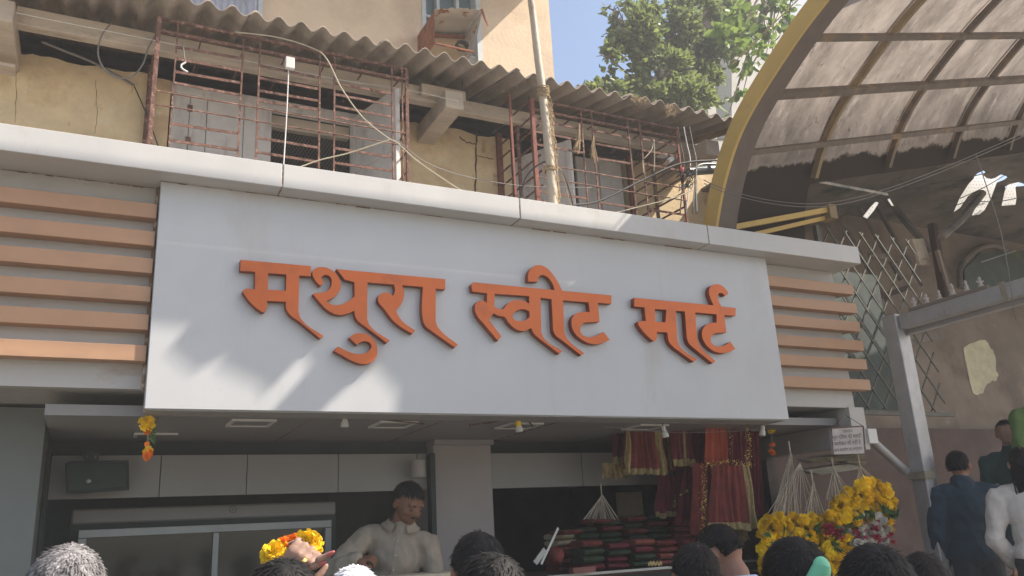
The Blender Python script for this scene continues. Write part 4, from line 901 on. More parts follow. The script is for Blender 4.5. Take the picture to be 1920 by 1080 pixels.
# short strings of flowers hung at the two ends of the shop front
def hang(lab, px, ys, Y, kinds, ln):
    t = thing('flower_string', lab, 'flower string', P(px, ys[0]-12, Y=Y))
    part(t, 'thread', MB().tube([Vector((P(px, ys[0], Y=Y).x, Y, zc-.004)), P(px, ys[-1]+8, Y=Y)], .002, 4), 'string')
    for y, kd, sc in zip(ys, kinds, ln): inst('flower', RND.choice(MG if kd == 'y' else MO if kd == 'o' else [LEAFM]), t, P(px+RND.uniform(-1.5, 1.5), y, Y=Y), rrot() if kd != 'l' else (0, 0, 0), sc)
hang('yellow and orange marigold string hanging at the left corner of the sign', 277, (794, 808, 812, 822, 833, 846, 852), 4.68, 'yolloyo'.replace('l', 'l'), (1.25, .6, 1, 1, .4, .75, .9))
hang('small dim marigold string hanging below the right lamp holder', 1447, (807, 820, 835, 848), 5.0, 'yloo', (1.0, .5, .8, .9))
# bundles of garlands
def bundle(lab, strands, Y, apex, col='y'):
    t = thing('garland_bundle', lab, 'garland bundle', P(apex[0], apex[1], Y=Y), 'flower garland bundles at the stall')
    m = MB(); fl = 0
    for (x, y0, y1, seq) in strands:
        top = P(x, y0, Y=Y); m.tube([P(apex[0], apex[1], Y=Y-.02), top.lerp(P(apex[0], apex[1], Y=Y), .1), P(x, y1, Y=Y)], .0022, 4, False)
        y = y0; i = 0
        while y < y1:
            k = seq[min(i, len(seq)-1)]; jit = Vector((RND.uniform(-.012, .012), RND.uniform(-.05, .02), RND.uniform(-.006, .006)))
            if k in 'yor':
                inst('flower', RND.choice({'y': MG, 'o': MO, 'r': RO}[k]), t, P(x, y, Y=Y)+jit, rrot(), RND.uniform(1.15, 1.5)); y += 11.5
                if RND.random() < .7: inst('flower', RND.choice({'y': MG, 'o': MO, 'r': MG}[k]), t, P(x+RND.uniform(-7, 7), y+RND.uniform(-6, 2), Y=Y+.07), rrot(), RND.uniform(1.1, 1.4))
            elif k == 'g':
                inst('leaf_sprig', LEAFM, t, P(x, y, Y=Y)+jit+Vector((0, -.03, 0)), rrot(), RND.uniform(1.2, 2.0)); y += 6
            else:
                inst('bud', JW if k == 'w' else JR, t, P(x+RND.uniform(-2, 2), y, Y=Y)+jit, rrot(), RND.uniform(1.5, 2.3)); y += 6
            i += 1
    part(t, 'threads', m, 'string'); return t
def seqs(a, n): return a*n
bundle('low wide bundle of yellow marigold garlands nearest the red cloths', [(x, 968+abs(x-1490)*.12+(i % 2)*5, 1085, 'yyg'*2+'y'*8) for i, x in enumerate(range(1432, 1545, 14))], 4.75, (1500, 868))
bundle('middle bundle of marigold garlands with dark red roses', [(1552, 962, 1085, 'yygryggyyyy'), (1566, 935, 1085, 'yyyyygrgyyyy'), (1580, 925, 1085, 'yyyyyggwwwyyyy'), (1594, 924, 1085, 'yyyygyywwwwwyyyy')], 4.68, (1564, 880))
bundle('tall bundle of bright marigold garlands ending in red and white strings', [(1604, 912, 1024, 'yyyyggyywxwxwwxwxxwwxwxw'), (1618, 905, 1026, 'yyyyygwxwwxwxxwwxwxww'), (1632, 903, 1030, 'yyyyyggywxxwxwwxwxw'), (1645, 906, 1026, 'yyyyygwwxwxwwxxwwxw'), (1657, 914, 1024, 'yyyyggywxwwxwxwxwwx'), (1666, 940, 1020, 'yyygywwxwxwxwwxw'), (1611, 985, 1028, 'xwxwxw'), (1640, 985, 1030, 'wxwwxw')], 4.62, (1612, 872))
# bare fans of garland string above
def fan(lab, apex, x0, x1, y1, Y, n, mat='string'):
    m = MB(); a = P(*apex, Y=Y)
    for i in range(n):
        x = x0+(x1-x0)*(i+.5)/n; m.tube([a+Vector((RND.uniform(-.006, .006), RND.uniform(-.01, .01), 0)), P(x+RND.uniform(-3, 3), y1+RND.uniform(-4, 8), Y=Y+RND.uniform(-.05, .05))], .0026, 3, False)
    m.tube([a, a+Vector((0, 0, .09))], .006, 5)
    solo('string_fan', m, mat, lab, 'strings', 'fans of garland string')
fan('fan of pale strings gathered above the middle marigold bundle', (1563, 880), 1548, 1598, 930, 4.66, 16)
fan('short fan of pale strings above the tall marigold bundle', (1612, 872), 1602, 1626, 912, 4.60, 9)
fan('thin sparse fan of strings left of the middle bundle', (1524, 905), 1508, 1545, 958, 4.7, 12)
fan('wide dim fan of strings over the low yellow bundle', (1482, 850), 1445, 1502, 975, 4.78, 46)
fan('greyish fan of strings hanging before the stacked packets', (1128, 928), 1090, 1165, 978, 5.5, 40)
m = MB(); m.box(P(1440, 900, Y=5.0).x, P(1690, 900, Y=5.0).x, 4.95, 5.6, H-.45, H-.36)
solo('flower_table', m.box(4.6, 4.68, 5.0, 5.5, 0, H-.451).box(6.0, 6.08, 5.0, 5.5, .44, H-.451), 'wood_dark', 'dark flower stall table under the marigold garlands', 'table')
# hanging cards and broken tin under the end wall
tt = thing('tin_awning', 'crumpled strips of old tin under the hanging notice', 'tin strips', P(1590, 870, Y=4.75))
for q in ([(1515, 862), (1600, 848), (1612, 856), (1530, 868)], [(1548, 858), (1624, 852), (1620, 862), (1560, 866)], [(1510, 882), (1590, 870), (1622, 878), (1540, 890)], [(1585, 860), (1625, 866), (1622, 872), (1590, 868)]):
    part(tt, 'tin_strip', MB().prism([P(*p_, Y=4.75+RND.uniform(0, .1)) for p_ in q], (0, .12, .015)), 'tin')
nb = thing('notice_board', 'small hanging white notice with faded Hindi writing below the right louvres', 'notice', P(1590, 865, Y=4.5))
quad = [P(1558, 803, Y=4.52), P(1618, 799, Y=4.5), P(1622, 850, Y=4.5), P(1562, 852, Y=4.52)]
part(nb, 'board', MB().prism(quad, (0, .012, 0)), 'sign_paper')
m = MB()
for a, b in ((0, 1), (1, 2), (3, 0)): m.tube([quad[a]+Vector((0, -.004, 0)), quad[b]+Vector((0, -.004, 0))], .004, 5)
part(nb, 'rusty_edge', m, 'rust')
hkp = P(1585, 778, Y=4.56)
part(nb, 'hanging_wire', MB().tube([quad[0], hkp, quad[1]], .0025, 4), 'rust')
def txt(s, px, py, w_px, size):
    cu = bpy.data.curves.new('writing', 'FONT'); cu.body = s; cu.size = size; cu.align_x = 'CENTER'; cu.extrude = .0006; cu.resolution_u = 2
    o = bpy.data.objects.new('tmp', cu); COL.objects.link(o); dg = bpy.context.evaluated_depsgraph_get(); dg.update()
    me = bpy.data.meshes.new_from_object(o.evaluated_get(dg)); bpy.data.objects.remove(o)
    if not me.vertices: return
    xs = [v.co.x for v in me.vertices]; wd = max(xs)-min(xs); k = w_px/wd
    c = P(px, py, Y=4.5); ux = (quad[1]-quad[0]).normalized(); uz = Vector((0, 0, 1))
    for v in me.vertices: v.co = c + ux*(v.co.x*k) + uz*(v.co.y*k*1.0) + Vector((0, -.005-v.co.z*.2, 0)) - LOC[nb.name]
    me.materials.clear(); ob = bpy.data.objects.new('writing', me); setup(ob, 'ink', nb); LOC[ob.name] = LOC[nb.name]
W_ = (quad[1]-quad[0]).length
txt('प्रार्थना', 1589, 811, W_*.30, .05); txt('मूल दिवस की मनाही', 1588, 822, W_*.90, .05); txt('कारोबार की नहीं है', 1589, 834, W_*.82, .05); txt('आप सहयोग का धन्यवाद', 1590, 845, W_*.88, .05)
# ------------------------------------------------------------------ left bay: cabinet, monitor, dispenser
cab = thing('display_fridge', 'white framed glass fronted display cabinet in the dark left bay', 'display cabinet', (1.0, 5.9, .34))
CY = 6.05
tl, tr_, hb = P(135, 958, Y=CY), P(630, 940, Y=CY), P(630, 965, Y=CY)
x0, x1 = tl.x, tr_.x; zt = tr_.z-.0; zh = hb.z
part(cab, 'header', MB().box(x0, x1, CY, CY+.6, zh, zt), 'shop_panel', bevel=.01)
c = P(437, 955, Y=CY-.003)
part(cab, 'round_emblem', MB().lathe(c, [(.024, 0), (.024, .002)], 24, axis=(0, -1, 0)), 'rust_red')
part(cab, 'round_emblem', MB().lathe(c+Vector((0, -.003, 0)), [(.020, 0), (.020, .001)], 24, axis=(0, -1, 0)), 'shop_panel')
part(cab, 'round_emblem', MB().tube([c+Vector((-.011, -.005, .006)), c+Vector((-.003, -.005, .009)), c+Vector((-.007, -.005, 0)), c+Vector((-.003, -.005, -.007)), c+Vector((-.011, -.005, -.006))], .0016, 4).tube([c+Vector((.004, -.005, -.008)), c+Vector((.004, -.005, .008)), c+Vector((.011, -.005, .003))], .0016, 4), 'rust_red')
zf = P(620, 975, Y=CY-.05).z; fx0, fx1 = P(147, 1000, Y=CY-.05).x, P(620, 980, Y=CY-.05).x; fm_ = P(403, 1030, Y=CY-.05).x
for a, b, z0, z1 in ((fx0, fx1, zf-.05, zf), (fx0, fx0+.05, .34, zf-.051), (fx1-.045, fx1, .34, zf-.051), (fm_-.02, fm_+.02, .34, zf-.051)):
    part(cab, 'door_frame_or_shade_strip', MB().box(a, b, CY-.08, CY-.03, z0, z1), 'steel_dim', bevel=.003)
part(cab, 'glass_pane', MB().box(fx0+.05, fm_-.02, CY-.05, CY-.045, .4, zf-.05), 'glass_dark')
part(cab, 'glass_pane', MB().box(fm_+.02, fx1-.045, CY-.05, CY-.045, .4, zf-.05), 'glass_dark')
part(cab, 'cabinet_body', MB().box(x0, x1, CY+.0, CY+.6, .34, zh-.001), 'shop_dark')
mn = thing('monitor', 'dark wall mounted screen on a bracket at the left of the lintel', 'screen', P(183, 895, Y=5.5))
q = [P(126, 868, Y=5.55), P(240, 866, Y=5.55), P(241, 916, Y=5.55), P(126, 924, Y=5.55)]
part(mn, 'screen', MB().prism(q, (0, .05, 0)), 'dark_green', bevel=.008)
part(mn, 'bezel', MB().tube([q[0], q[1], q[2], q[3], q[0]], .010, 6), 'shop_dark')
part(mn, 'bracket', MB().beam(P(170, 845, Y=5.58), P(170, 885, Y=5.58), .06, .04).tube([P(155, 850, Y=5.56), P(160, 862, Y=5.56), P(182, 862, Y=5.56), P(184, 850, Y=5.56)], .01, 6), 'shop_dark')
part(mn, 'reflection_spot', MB().ell(P(166, 902, Y=5.53), (.016, .006, .014), 10, 6), 'steel_dim', smooth=True)  # reflection on the screen, modelled as a pale raised spot
sp = thing('speaker', 'pale cylindrical fitting hanging from the lintel beside the pillar', 'hanging fitting', P(784, 860, Y=5.6))
part(sp, 'body', MB().lathe(P(784, 862, Y=5.6), [(.045, 0), (.05, -.005), (.052, -.12), (.046, -.126)], 18), 'pillar_paint', smooth=True)
part(sp, 'cord', MB().tube([P(782, 850, Y=5.6), P(782, 862, Y=5.6)], .004, 5), 'wire_dark')
solo('door_frame_or_shade_strip', MB().box(2.16, 2.195, 5.62, 5.70, 0, H+.60), 'shop_dark', 'dark upright strip in place of the shade line on the left edge of the pillar', 'shade strip')  # dark strip in place of the shade line along the pillar
ct = thing('counter', 'cream edged sweet counter in front of the vendor', 'counter', (1.6, 4.95, 0))
part(ct, 'top', MB().box(.9, 2.3, 4.75, 5.12, P(760, 1078, Y=4.9).z-.03, P(760, 1078, Y=4.9).z), 'pack_cream', bevel=.01)
part(ct, 'front', MB().box(.92, 2.28, 4.80, 5.08, 0, P(760, 1078, Y=4.9).z-.031), 'shop_panel')
# ------------------------------------------------------------------ right bay: hanging cloths
def cloth(lab, x0, x1, xb0, xb1, y0, y1, Y, mat, pleat=9, trims='b', seed=0, amp=.02, grp='red and gold cloths hanging in the right bay', hem=.10):
    t = thing('hanging_cloth', lab, 'cloth', P((x0+x1)/2, y0, Y=Y), grp)
    A, B, C, D = P(x0, y0, Y=Y), P(x1, y0, Y=Y), P(xb0, y1, Y=Y), P(xb1, y1, Y=Y)
    def f(u, v, off=0):
        p = A.lerp(B, u).lerp(C.lerp(D, u), v); ph = (u+.07*noise.noise((u*4, v*1.5, seed*3)))*pleat*2*pi+seed
        return p+Vector((.004*sin(ph*1.3), amp*(.4+.8*v)*(sin(ph)+.4*sin(ph*2.3+1)+1.5*noise.noise((u*5, v*2, seed)))-off, (.02*noise.noise((u*6, seed, 1))*v+(.010*sin(ph+1)*v if v > .9 else 0))))
    part(t, 'fabric', MB().grid(lambda u, v: f(u, v*(1-hem*.98)), pleat*8, 8), mat, smooth='all')
    if 'b' in trims: part(t, 'gold_hem', MB().grid(lambda u, v: f(u, 1-hem+hem*v, .001), pleat*8, 3), 'gold_trim', smooth='all')
    else: part(t, 'hem', MB().grid(lambda u, v: f(u, 1-hem+hem*v, .001), pleat*8, 3), mat, smooth='all')
    if 'r' in trims: part(t, 'gold_border', MB().grid(lambda u, v: f(.84+.15*u, v, .006), 14, 12), 'gold_trim', smooth='all')
    if 'l' in trims: part(t, 'gold_border', MB().grid(lambda u, v: f(.02+.10*u, v, .006), 10, 12), 'gold_trim', smooth='all')
    if 'm' in trims: part(t, 'gold_border', MB().grid(lambda u, v: f(.48+.08*u, v, .006), 8, 12), 'gold_trim', smooth='all')
    return t
cloth('dark maroon cloth behind the first red cloth near the lintel', 1148, 1180, 1150, 1182, 795, 868, 5.3, 'cloth_maroon', 3, 'b', 1, hem=.16)
cloth('red cloth with broad gold border hanging leftmost of the front row', 1170, 1240, 1172, 1252, 794, 888, 5.15, 'cloth_red', 6, 'brl', 2)
cloth('narrow maroon cloth with a gold strip right of the leftmost lamp cloth', 1258, 1300, 1262, 1304, 794, 872, 5.1, 'cloth_maroon', 4, 'bm', 3, hem=.14)
cloth('plain maroon veil hanging folded beside the orange cloth', 1298, 1322, 1290, 1330, 795, 900, 5.2, 'cloth_maroon', 3, '', 4)
cloth('bright orange red cloth hanging under the sign', 1322, 1362, 1320, 1364, 790, 868, 4.95, 'cloth_orange', 3, '', 5, .012)
cloth('dull red brocade cloth right of the orange cloth', 1364, 1408, 1364, 1408, 790, 872, 5.0, 'cloth_maroon', 5, '', 6)
cloth('tall maroon cloth hanging lower left of the big red cloth', 1282, 1325, 1262, 1330, 880, 985, 5.2, 'cloth_maroon', 5, 'm', 7)
cloth('big red brocade cloth with gold hem and right border', 1338, 1404, 1332, 1424, 872, 992, 4.92, 'cloth_red', 6, 'br', 8, .024)
cloth('cream gold tasselled cloth behind the big red cloth', 1350, 1398, 1352, 1405, 985, 1012, 5.05, 'gold_trim', 4, 'b', 9)
cloth('short dim green gold cloth against the lintel panel', 1125, 1172, 1128, 1174, 868, 895, 5.35, 'gold_trim', 4, '', 10)
cloth('wide dim maroon cloth hanging at the back behind the orange cloth', 1262, 1420, 1258, 1425, 792, 960, 5.45, 'cloth_maroon', 9, '', 12, .03)
cloth('dull red cloth with thin gold strip tucked between the two front maroon ones', 1236, 1262, 1238, 1268, 794, 880, 5.22, 'cloth_red', 3, 'm', 13, .02)
cloth('narrow dark red cloth hanging left of the tall tinsel', 1300, 1338, 1300, 1342, 868, 1005, 5.0, 'cloth_red', 4, 'r', 14, .022)
cloth('dull red cloth with gold hem above the rightmost packets', 1232, 1280, 1228, 1284, 890, 968, 5.35, 'cloth_maroon', 5, 'b', 15, .02)
cloth('plain dark red cloth at the right end of the hanging row', 1402, 1424, 1404, 1428, 800, 965, 5.1, 'cloth_maroon', 3, '', 16, .02)
def tinsel(lab, pts, Y, n, spread=4):
    m = MB(); seg = [(a, b) for a, b in zip(pts, pts[1:])]; tot = sum(hypot(b[0]-a[0], b[1]-a[1]) for a, b in seg)
    for a, b in seg:
        for _ in range(int(n*hypot(b[0]-a[0], b[1]-a[1])/tot)):
            k = RND.random(); c = P(a[0]+(b[0]-a[0])*k+RND.gauss(0, spread*.5), a[1]+(b[1]-a[1])*k+RND.gauss(0, spread*.4), Y=Y); s_ = RND.uniform(.003, .009)
            d = [Vector((RND.uniform(-1, 1), RND.uniform(-1, 1), RND.uniform(-1, 1))).normalized()*s_ for _ in range(3)]; m.add([c+d[0], c+d[1], c+d[2]], [(0, 1, 2)])
    t = solo('tinsel_garland', m, 'tinsel', lab, 'tinsel'); return t
tinsel('gold tinsel string hanging vertically beside the right lamp holder', [(1400, 795), (1404, 830), (1404, 872)], 4.85, 240, 7)
tinsel('gold tinsel string running horizontally above the big red cloth', [(1318, 874), (1345, 868), (1375, 866), (1412, 872)], 4.85, 240, 6)
tinsel('gold tinsel string hanging vertically left of the big red cloth', [(1320, 885), (1320, 950), (1318, 1015)], 4.88, 260, 6)
tinsel('thin gold sequin strand on the orange and dull red cloths', [(1366, 795), (1371, 830), (1366, 850)], 4.9, 50, 4)
tinsel('few gold sequins on the tall maroon cloth', [(1264, 950), (1268, 930), (1290, 920)], 5.1, 40, 3)
# cards on the back wall
for k, (a, b, c_, d_) in enumerate(((1158, 922, 1202, 968), (1240, 922, 1270, 955))):
    p0, p1 = P(a, d_, Y=6.6), P(c_, b, Y=6.6)
    solo('paper_sheet', MB().box(p0.x, p1.x, 6.59, 6.60, p0.z, p1.z), 'pack_cream', ('wide', 'narrow')[k]+' pale paper sheet hanging behind the stacked packets', 'paper')
# folded packets in stacks on the counter
cz = P(1150, 1068, Y=5.2).z
gc = thing('goods_counter', 'dark counter carrying the stacks of folded cloth packets', 'counter', (3.5, 5.4, .34))
part(gc, 'top', MB().box(2.70, 4.45, 5.0, 5.85, cz-.03, cz), 'wood_dark')
part(gc, 'front', MB().box(2.75, 4.4, 5.05, 5.8, .34, cz-.031), 'shop_dark')
part(gc, 'edge_strip', MB().box(2.70, 4.45, 4.985, 4.999, cz-.012, cz+.004), 'steel_dim')
def pk_mesh(mat, w_, d_, h_, s_):
    R = random.Random(s_); n = 12; prof = []
    for k in range(n): a = 2*pi*k/n; prof.append((cos(a)*d_/2*(abs(cos(a))**-.35 if abs(cos(a)) > .3 else 1)*.82, sin(a)*h_/2))
    return proto_mesh('packet', MB().grid(lambda u, v: Vector(((v-.5)*w_, prof[int(u*n) % n][0], prof[int(u*n) % n][1]*(1+.12*noise.noise((v*4, u*2, s_))) + h_/2)), n, 6).add([(-w_/2, p[0], p[1]+h_/2) for p in prof], [tuple(range(n))]).add([(w_/2, p[0], p[1]+h_/2) for p in prof], [tuple(range(n))[::-1]]), mat, True)
PK = {c_: pk_mesh(c_, .165, .24, .034, i+1) for i, c_ in enumerate(('pack_green', 'pack_red', 'pack_pink', 'cloth_maroon', 'pack_cream'))}
words = {'pack_green': 'dark green', 'pack_red': 'red', 'pack_pink': 'pinkish red', 'cloth_maroon': 'maroon', 'pack_cream': 'cream'}
stacks = [(1052, 5.55, 1000, ['pack_pink', 'pack_red', 'pack_cream'], 'leftmost back stack'), (1098, 5.5, 988, ['pack_green']*7+['pack_red'], 'second back stack from the left'),
          (1140, 5.5, 975, ['pack_green']*6+['pack_red', 'pack_green'], 'third back stack from the left'), (1184, 5.5, 968, ['pack_green']*9, 'fourth back stack from the left'),
          (1228, 5.5, 965, ['pack_green']*9, 'fifth back stack from the left'), (1272, 5.5, 966, ['pack_red', 'pack_pink', 'pack_red'], 'sixth back stack from the left'),
          (1315, 5.5, 972, ['pack_red', 'cloth_maroon'], 'rightmost back stack'),
          (1100, 5.22, 1012, ['pack_green'], 'leftmost front stack'), (1148, 5.22, 1018, ['cloth_maroon', 'pack_green', 'cloth_maroon'], 'second front stack'),
          (1196, 5.2, 1010, ['pack_green', 'pack_green', 'cloth_maroon', 'pack_pink'], 'third front stack with cream edges'), (1240, 5.2, 1012, ['pack_pink', 'pack_red'], 'fourth front stack'), (1284, 5.2, 1008, ['pack_red', 'pack_pink'], 'rightmost front stack')]
ORD = ['at the bottom', 'second from the bottom', 'third from the bottom', 'fourth from the bottom', 'fifth from the bottom', 'sixth from the bottom', 'seventh from the bottom', 'eighth from the bottom', 'ninth from the bottom', 'tenth from the bottom', 'eleventh from the bottom', 'twelfth from the bottom', 'thirteenth from the bottom']
for (px, Y, ytop, cols, where) in stacks:
    x = P(px, 1040, Y=Y).x; ztop = P(px, ytop, Y=Y).z; n = max(1, int((ztop-cz)/.042)); sp_ = (ztop-cz)/n
    for i in range(n):
        mt = cols[int(i*len(cols)/n) % len(cols)]
        if RND.random() < .12: mt = RND.choice(['pack_red', 'pack_green', 'cloth_maroon'])
        o = bpy.data.objects.new('cloth_packet', PK[mt]); COL.objects.link(o); o.location = (x+RND.uniform(-.012, .012), Y+RND.uniform(-.02, .02), cz+i*sp_+.0002)
        o.rotation_euler = (0, RND.uniform(-.03, .03), RND.uniform(-.08, .08)); o.scale = (RND.uniform(.93, 1.05), 1, sp_/.0345*.98)
        tag(o, f'{words[mt]} cloth packet, {ORD[i]}, in the {where}', 'cloth packet', 'folded cloth packets stacked on the goods counter')
for (px, py, Y) in ((1120, 982, 5.38), (1062, 1003, 5.35)):
    o = bpy.data.objects.new('cloth_packet', PK['pack_red']); COL.objects.link(o); o.location = P(px, py, Y=Y); o.rotation_euler = (0, .02, .1)
    tag(o, ('red packet with cream edge lying on top of the green stack' if py < 990 else 'red packet lying on the leftmost packets'), 'cloth packet')
m = MB().beam(P(1014, 1058, Y=5.05), P(1046, 990, Y=5.15), .016, .012, up=(0, 1, 0)).beam(P(1003, 1056, Y=5.04), P(1022, 1030, Y=5.04), .035, .008, up=(0, 1, 0))
solo('weighing_rule', m, 'steel_dim', 'slanting pale metal bracket at the left end of the goods counter', 'bracket')
solo('cloth_bag', MB().ell(P(1042, 1042, Y=5.15), (.055, .06, .06), 14, 9, bump=.25), 'cloth_red', 'small crumpled red bag behind the slanting bracket', 'bag', smooth='all')
solo('lace_trim', MB().grid(lambda u, v: P(1215+u*26, 1060-v*7+2*sin(u*26), Y=5.0), 30, 3), 'gold_trim', 'white lace edging on the front of the counter', 'lace')
solo('box', MB().box(P(1070, 1060, Y=4.95).x, P(1112, 1060, Y=4.95).x, 4.92, 4.98, P(1080, 1075, Y=4.95).z, P(1080, 1064, Y=4.95).z), 'pack_red', 'small red and white box at the counter edge', 'box')

# ------------------------------------------------------------------ people
def capsule(m, a, b, ra, rb, n=12):
    a, b = Vector(a), Vector(b); d = b-a; L = d.length
    if L < 1e-6: return m.ell(a, ra, n, 8)
    ks = [(-1, 0), (-.7, .71), (0, 1)]; pts = [a+d.normalized()*ra*k for k, _ in ks]+[b+d.normalized()*rb*(-k) for k, _ in reversed(ks)]
    rr = [max(1e-3, ra*r) for _, r in ks]+[max(1e-3, rb*r) for _, r in reversed(ks)]
    return m.tube(pts, rr, n)
def fuse(mb, vox, smooth=4):
    me = bpy.data.meshes.new('tmp'); me.from_pydata(mb.v, [], mb.f); bm = bmesh.new(); bm.from_mesh(me); bmesh.ops.recalc_face_normals(bm, faces=bm.faces); bm.to_mesh(me); bm.free()
    o = bpy.data.objects.new('tmp', me); COL.objects.link(o)
    r = o.modifiers.new('r', 'REMESH'); r.mode = 'VOXEL'; r.voxel_size = vox; r.use_smooth_shade = True
    s_ = o.modifiers.new('s', 'SMOOTH'); s_.iterations = smooth; s_.factor = .5
    dg = bpy.context.evaluated_depsgraph_get(); dg.update(); out = bpy.data.meshes.new_from_object(o.evaluated_get(dg)); bpy.data.objects.remove(o)
    for p in out.polygons: p.use_smooth = True
    return out
def hand(m, wrist, d, nrm_, side, curl=.5, k=1.0, spread=.12, thumb_out=.7, curls=None):
    "palm + five bent fingers; d = direction of the hand, nrm_ = palm normal (side the fingers curl to)"
    d = Vector(d).normalized(); nn = Vector(nrm_); nn = (nn-d*nn.dot(d)).normalized(); sx = d.cross(nn)*side
    W = Vector(wrist)
    for i in range(4):
        f = (i-1.5)/1.5; capsule(m, W+sx*f*.018*k, W+d*.088*k+sx*f*.032*k, .015*k, .0125*k, 8)
    for i, L in enumerate((.070, .080, .075, .058)):
        f = (i-1.5)/1.5; cu = curls[i] if curls else curl; p = W+d*.088*k+sx*f*.032*k; dd = (d+sx*f*spread).normalized(); r = .0098*k
        ax = dd.cross(nn); 
        for s_, seg in enumerate((.45, .31, .24)):
            dd = (Matrix.Rotation(-(cu*(1.35 if s_ else .9)), 3, ax) @ dd)
            if dd.dot(nn) < 0 and cu > 0 and s_ == 0: ax = -ax; dd = (Matrix.Rotation(-2*-(cu*.9), 3, -ax) @ dd)
            q = p+dd*L*seg*k; capsule(m, p, q, r, r*.9, 8); p = q; r *= .9
    t0 = W+d*.02*k-sx*.022*k; t1 = t0+(d*.6-sx*thumb_out+nn*.25).normalized()*.042*k; t2 = t1+(d*.9-sx*.25+nn*.4*curl).normalized()*.032*k; t3 = t2+(d+nn*.5*curl).normalized()*.025*k
    capsule(m, t0, t1, .016*k, .012*k, 8); capsule(m, t1, t2, .0115*k, .0105*k, 8); capsule(m, t2, t3, .0105*k, .008*k, 8)
def person(lab, loc, h, face=0, hyaw=0, hpitch=0, skin='skin', shirt='shirt_dark', trous='trousers_dark', hair='hair_black', vox=.011, arms=None, lean=0, strands=1800, hairlen=.022, bald=0, long_hair=False, cat='person', sleeves=True, collar=False, hands=True, seed=0, hvol=1.0, headk=1.0, side=0, loose=.012):
    t = thing('person', lab, cat, loc); Rz = Matrix.Rotation(face, 3, 'Z'); base = Vector(loc); R = random.Random(seed+5)
    Lx = Matrix.Rotation(-lean, 3, 'X') @ Matrix.Rotation(-side, 3, 'Y')
    def tf(p):
        if isinstance(p, Vector): return p.copy()
        p = Vector(p)*h
        if p.z > .52*h: p = Lx @ (p-Vector((0, 0, .52*h))) + Vector((0, 0, .52*h))
        return base + Rz @ p
    HR = Rz @ Lx @ Euler((hpitch, 0, hyaw)).to_matrix(); hp = tf((0, .012, .875))
    def hf(p): return hp + HR @ (Vector(p)*h*headk)       # head coordinates relative to the neck top
    def rs(rot, r): return rot
    def build(m, infl, what):
        TR = Rz @ Lx
        e = lambda c, r, rot=TR, k=None: m.ell(tf(c), Vector(r)*h+Vector((infl,)*3), 18, 12, rot)
        c = lambda a, b, ra, rb: capsule(m, tf(a), tf(b), ra*h+infl, rb*h+infl)
        if what in ('body', 'shirt'):
            e((0, -.002, .735), (.096, .064, .095)); e((0, 0, .64), (.080, .058, .095)); e((0, 0, .56), (.090, .064, .06))
            c((-.09, 0, .79), (.09, 0, .79), .036, .036); c((0, -.004, .80), (0, .004, .835), .045, .034)
            for s_, A in ((-1, (arms or {}).get('l')), (1, (arms or {}).get('r'))):
                sh_ = (s_*.112, 0, .785); el = A[0] if A else (s_*.14, -.012, .63); wr = A[1] if A else (s_*.145, .035, .50)
                c(sh_, el, .034, .026); 
                if what == 'body' or sleeves: c(el, wr, .025, .018 if what == 'body' else .020)
                if what == 'body' and hands:
                    w0 = tf(wr); d_ = (w0-tf(el)).normalized(); dd = Rz @ Lx @ Vector(A[2]) if A and len(A) > 2 else d_
                    nn = Rz @ Lx @ Vector(A[3]) if A and len(A) > 3 else Rz @ Vector((-s_, .15, 0)); hand(m, w0, dd, nn, s_, (A[4] if A and len(A) > 4 else .35), 1.0*h/1.7)
        if what == 'body': c((0, -.002, .80), (0, .010, .875), .034, .033)
        if what in ('body', 'trousers'):
            e((0, 0, .535), (.090, .064, .055)); 
            for s_ in (-1, 1):
                c((s_*.048, 0, .52), (s_*.055, .01, .285), .050, .035); c((s_*.055, .01, .285), (s_*.055, -.008, .045), .034, .022)
                if what == 'body': c((s_*.055, -.02, .022), (s_*.068, .075, .016), .022, .016)
    m = MB(); build(m, 0, 'body')
    he = lambda c, r: m.ell(hf(c), Vector(r)*h*headk, 20, 14, HR)
    he((0, -.004, .060), (.0455, .056, .056)); he((0, .018, .038), (.040, .040, .042)); he((0, .026, .016), (.031, .030, .026)); he((0, .045, .004), (.014, .012, .011))
    if vox < .009:
        hc = lambda a, b, ra, rb: capsule(m, hf(a), hf(b), ra*h*headk, rb*h*headk, 8)
        hc((0, .050, .050), (0, .066, .034), .0055, .0085); hc((-.006, .060, .031), (.006, .060, .031), .006, .006); hc((-.024, .045, .060), (.024, .045, .060), .008, .008)
        he((0, .050, .017), (.015, .010, .0055)); he((0, .049, .011), (.013, .009, .006)); he((-.024, .036, .034), (.014, .014, .014)); he((.024, .036, .034), (.014, .014, .014))
    for s_ in (-1, 1): he((s_*.047, .0, .042), (.0065, .013, .019))
    body = fuse(m, vox); org = base
    for v in body.vertices: v.co -= org
    o = bpy.data.objects.new('body', body); body.materials.clear(); setup(o, skin, t); LOC[o.name] = org
    for nm, wh, infl, mt in (('shirt', 'shirt', loose, shirt), ('trousers', 'trousers', .014, trous)):
        m = MB(); build(m, infl, wh); me = fuse(m, max(vox, .009), 3)
        nv = len(me.vertices); cs = [0.0]*(nv*3); ns = [0.0]*(nv*3); me.vertices.foreach_get('co', cs); me.vertices.foreach_get('normal', ns)
        for i in range(nv):
            c_ = Vector(cs[3*i:3*i+3]); k_ = .005*noise.noise(c_*16)+.010*noise.noise(c_*7)-.016*abs(noise.noise(Vector((c_.x*13+c_.z*5, c_.y*13, c_.z*6))))+.005
            for j in range(3): cs[3*i+j] += ns[3*i+j]*k_-org[j]
        me.vertices.foreach_set('co', cs); me.update()
        me.materials.clear(); q = bpy.data.objects.new(nm, me); setup(q, mt, t); LOC[q.name] = org
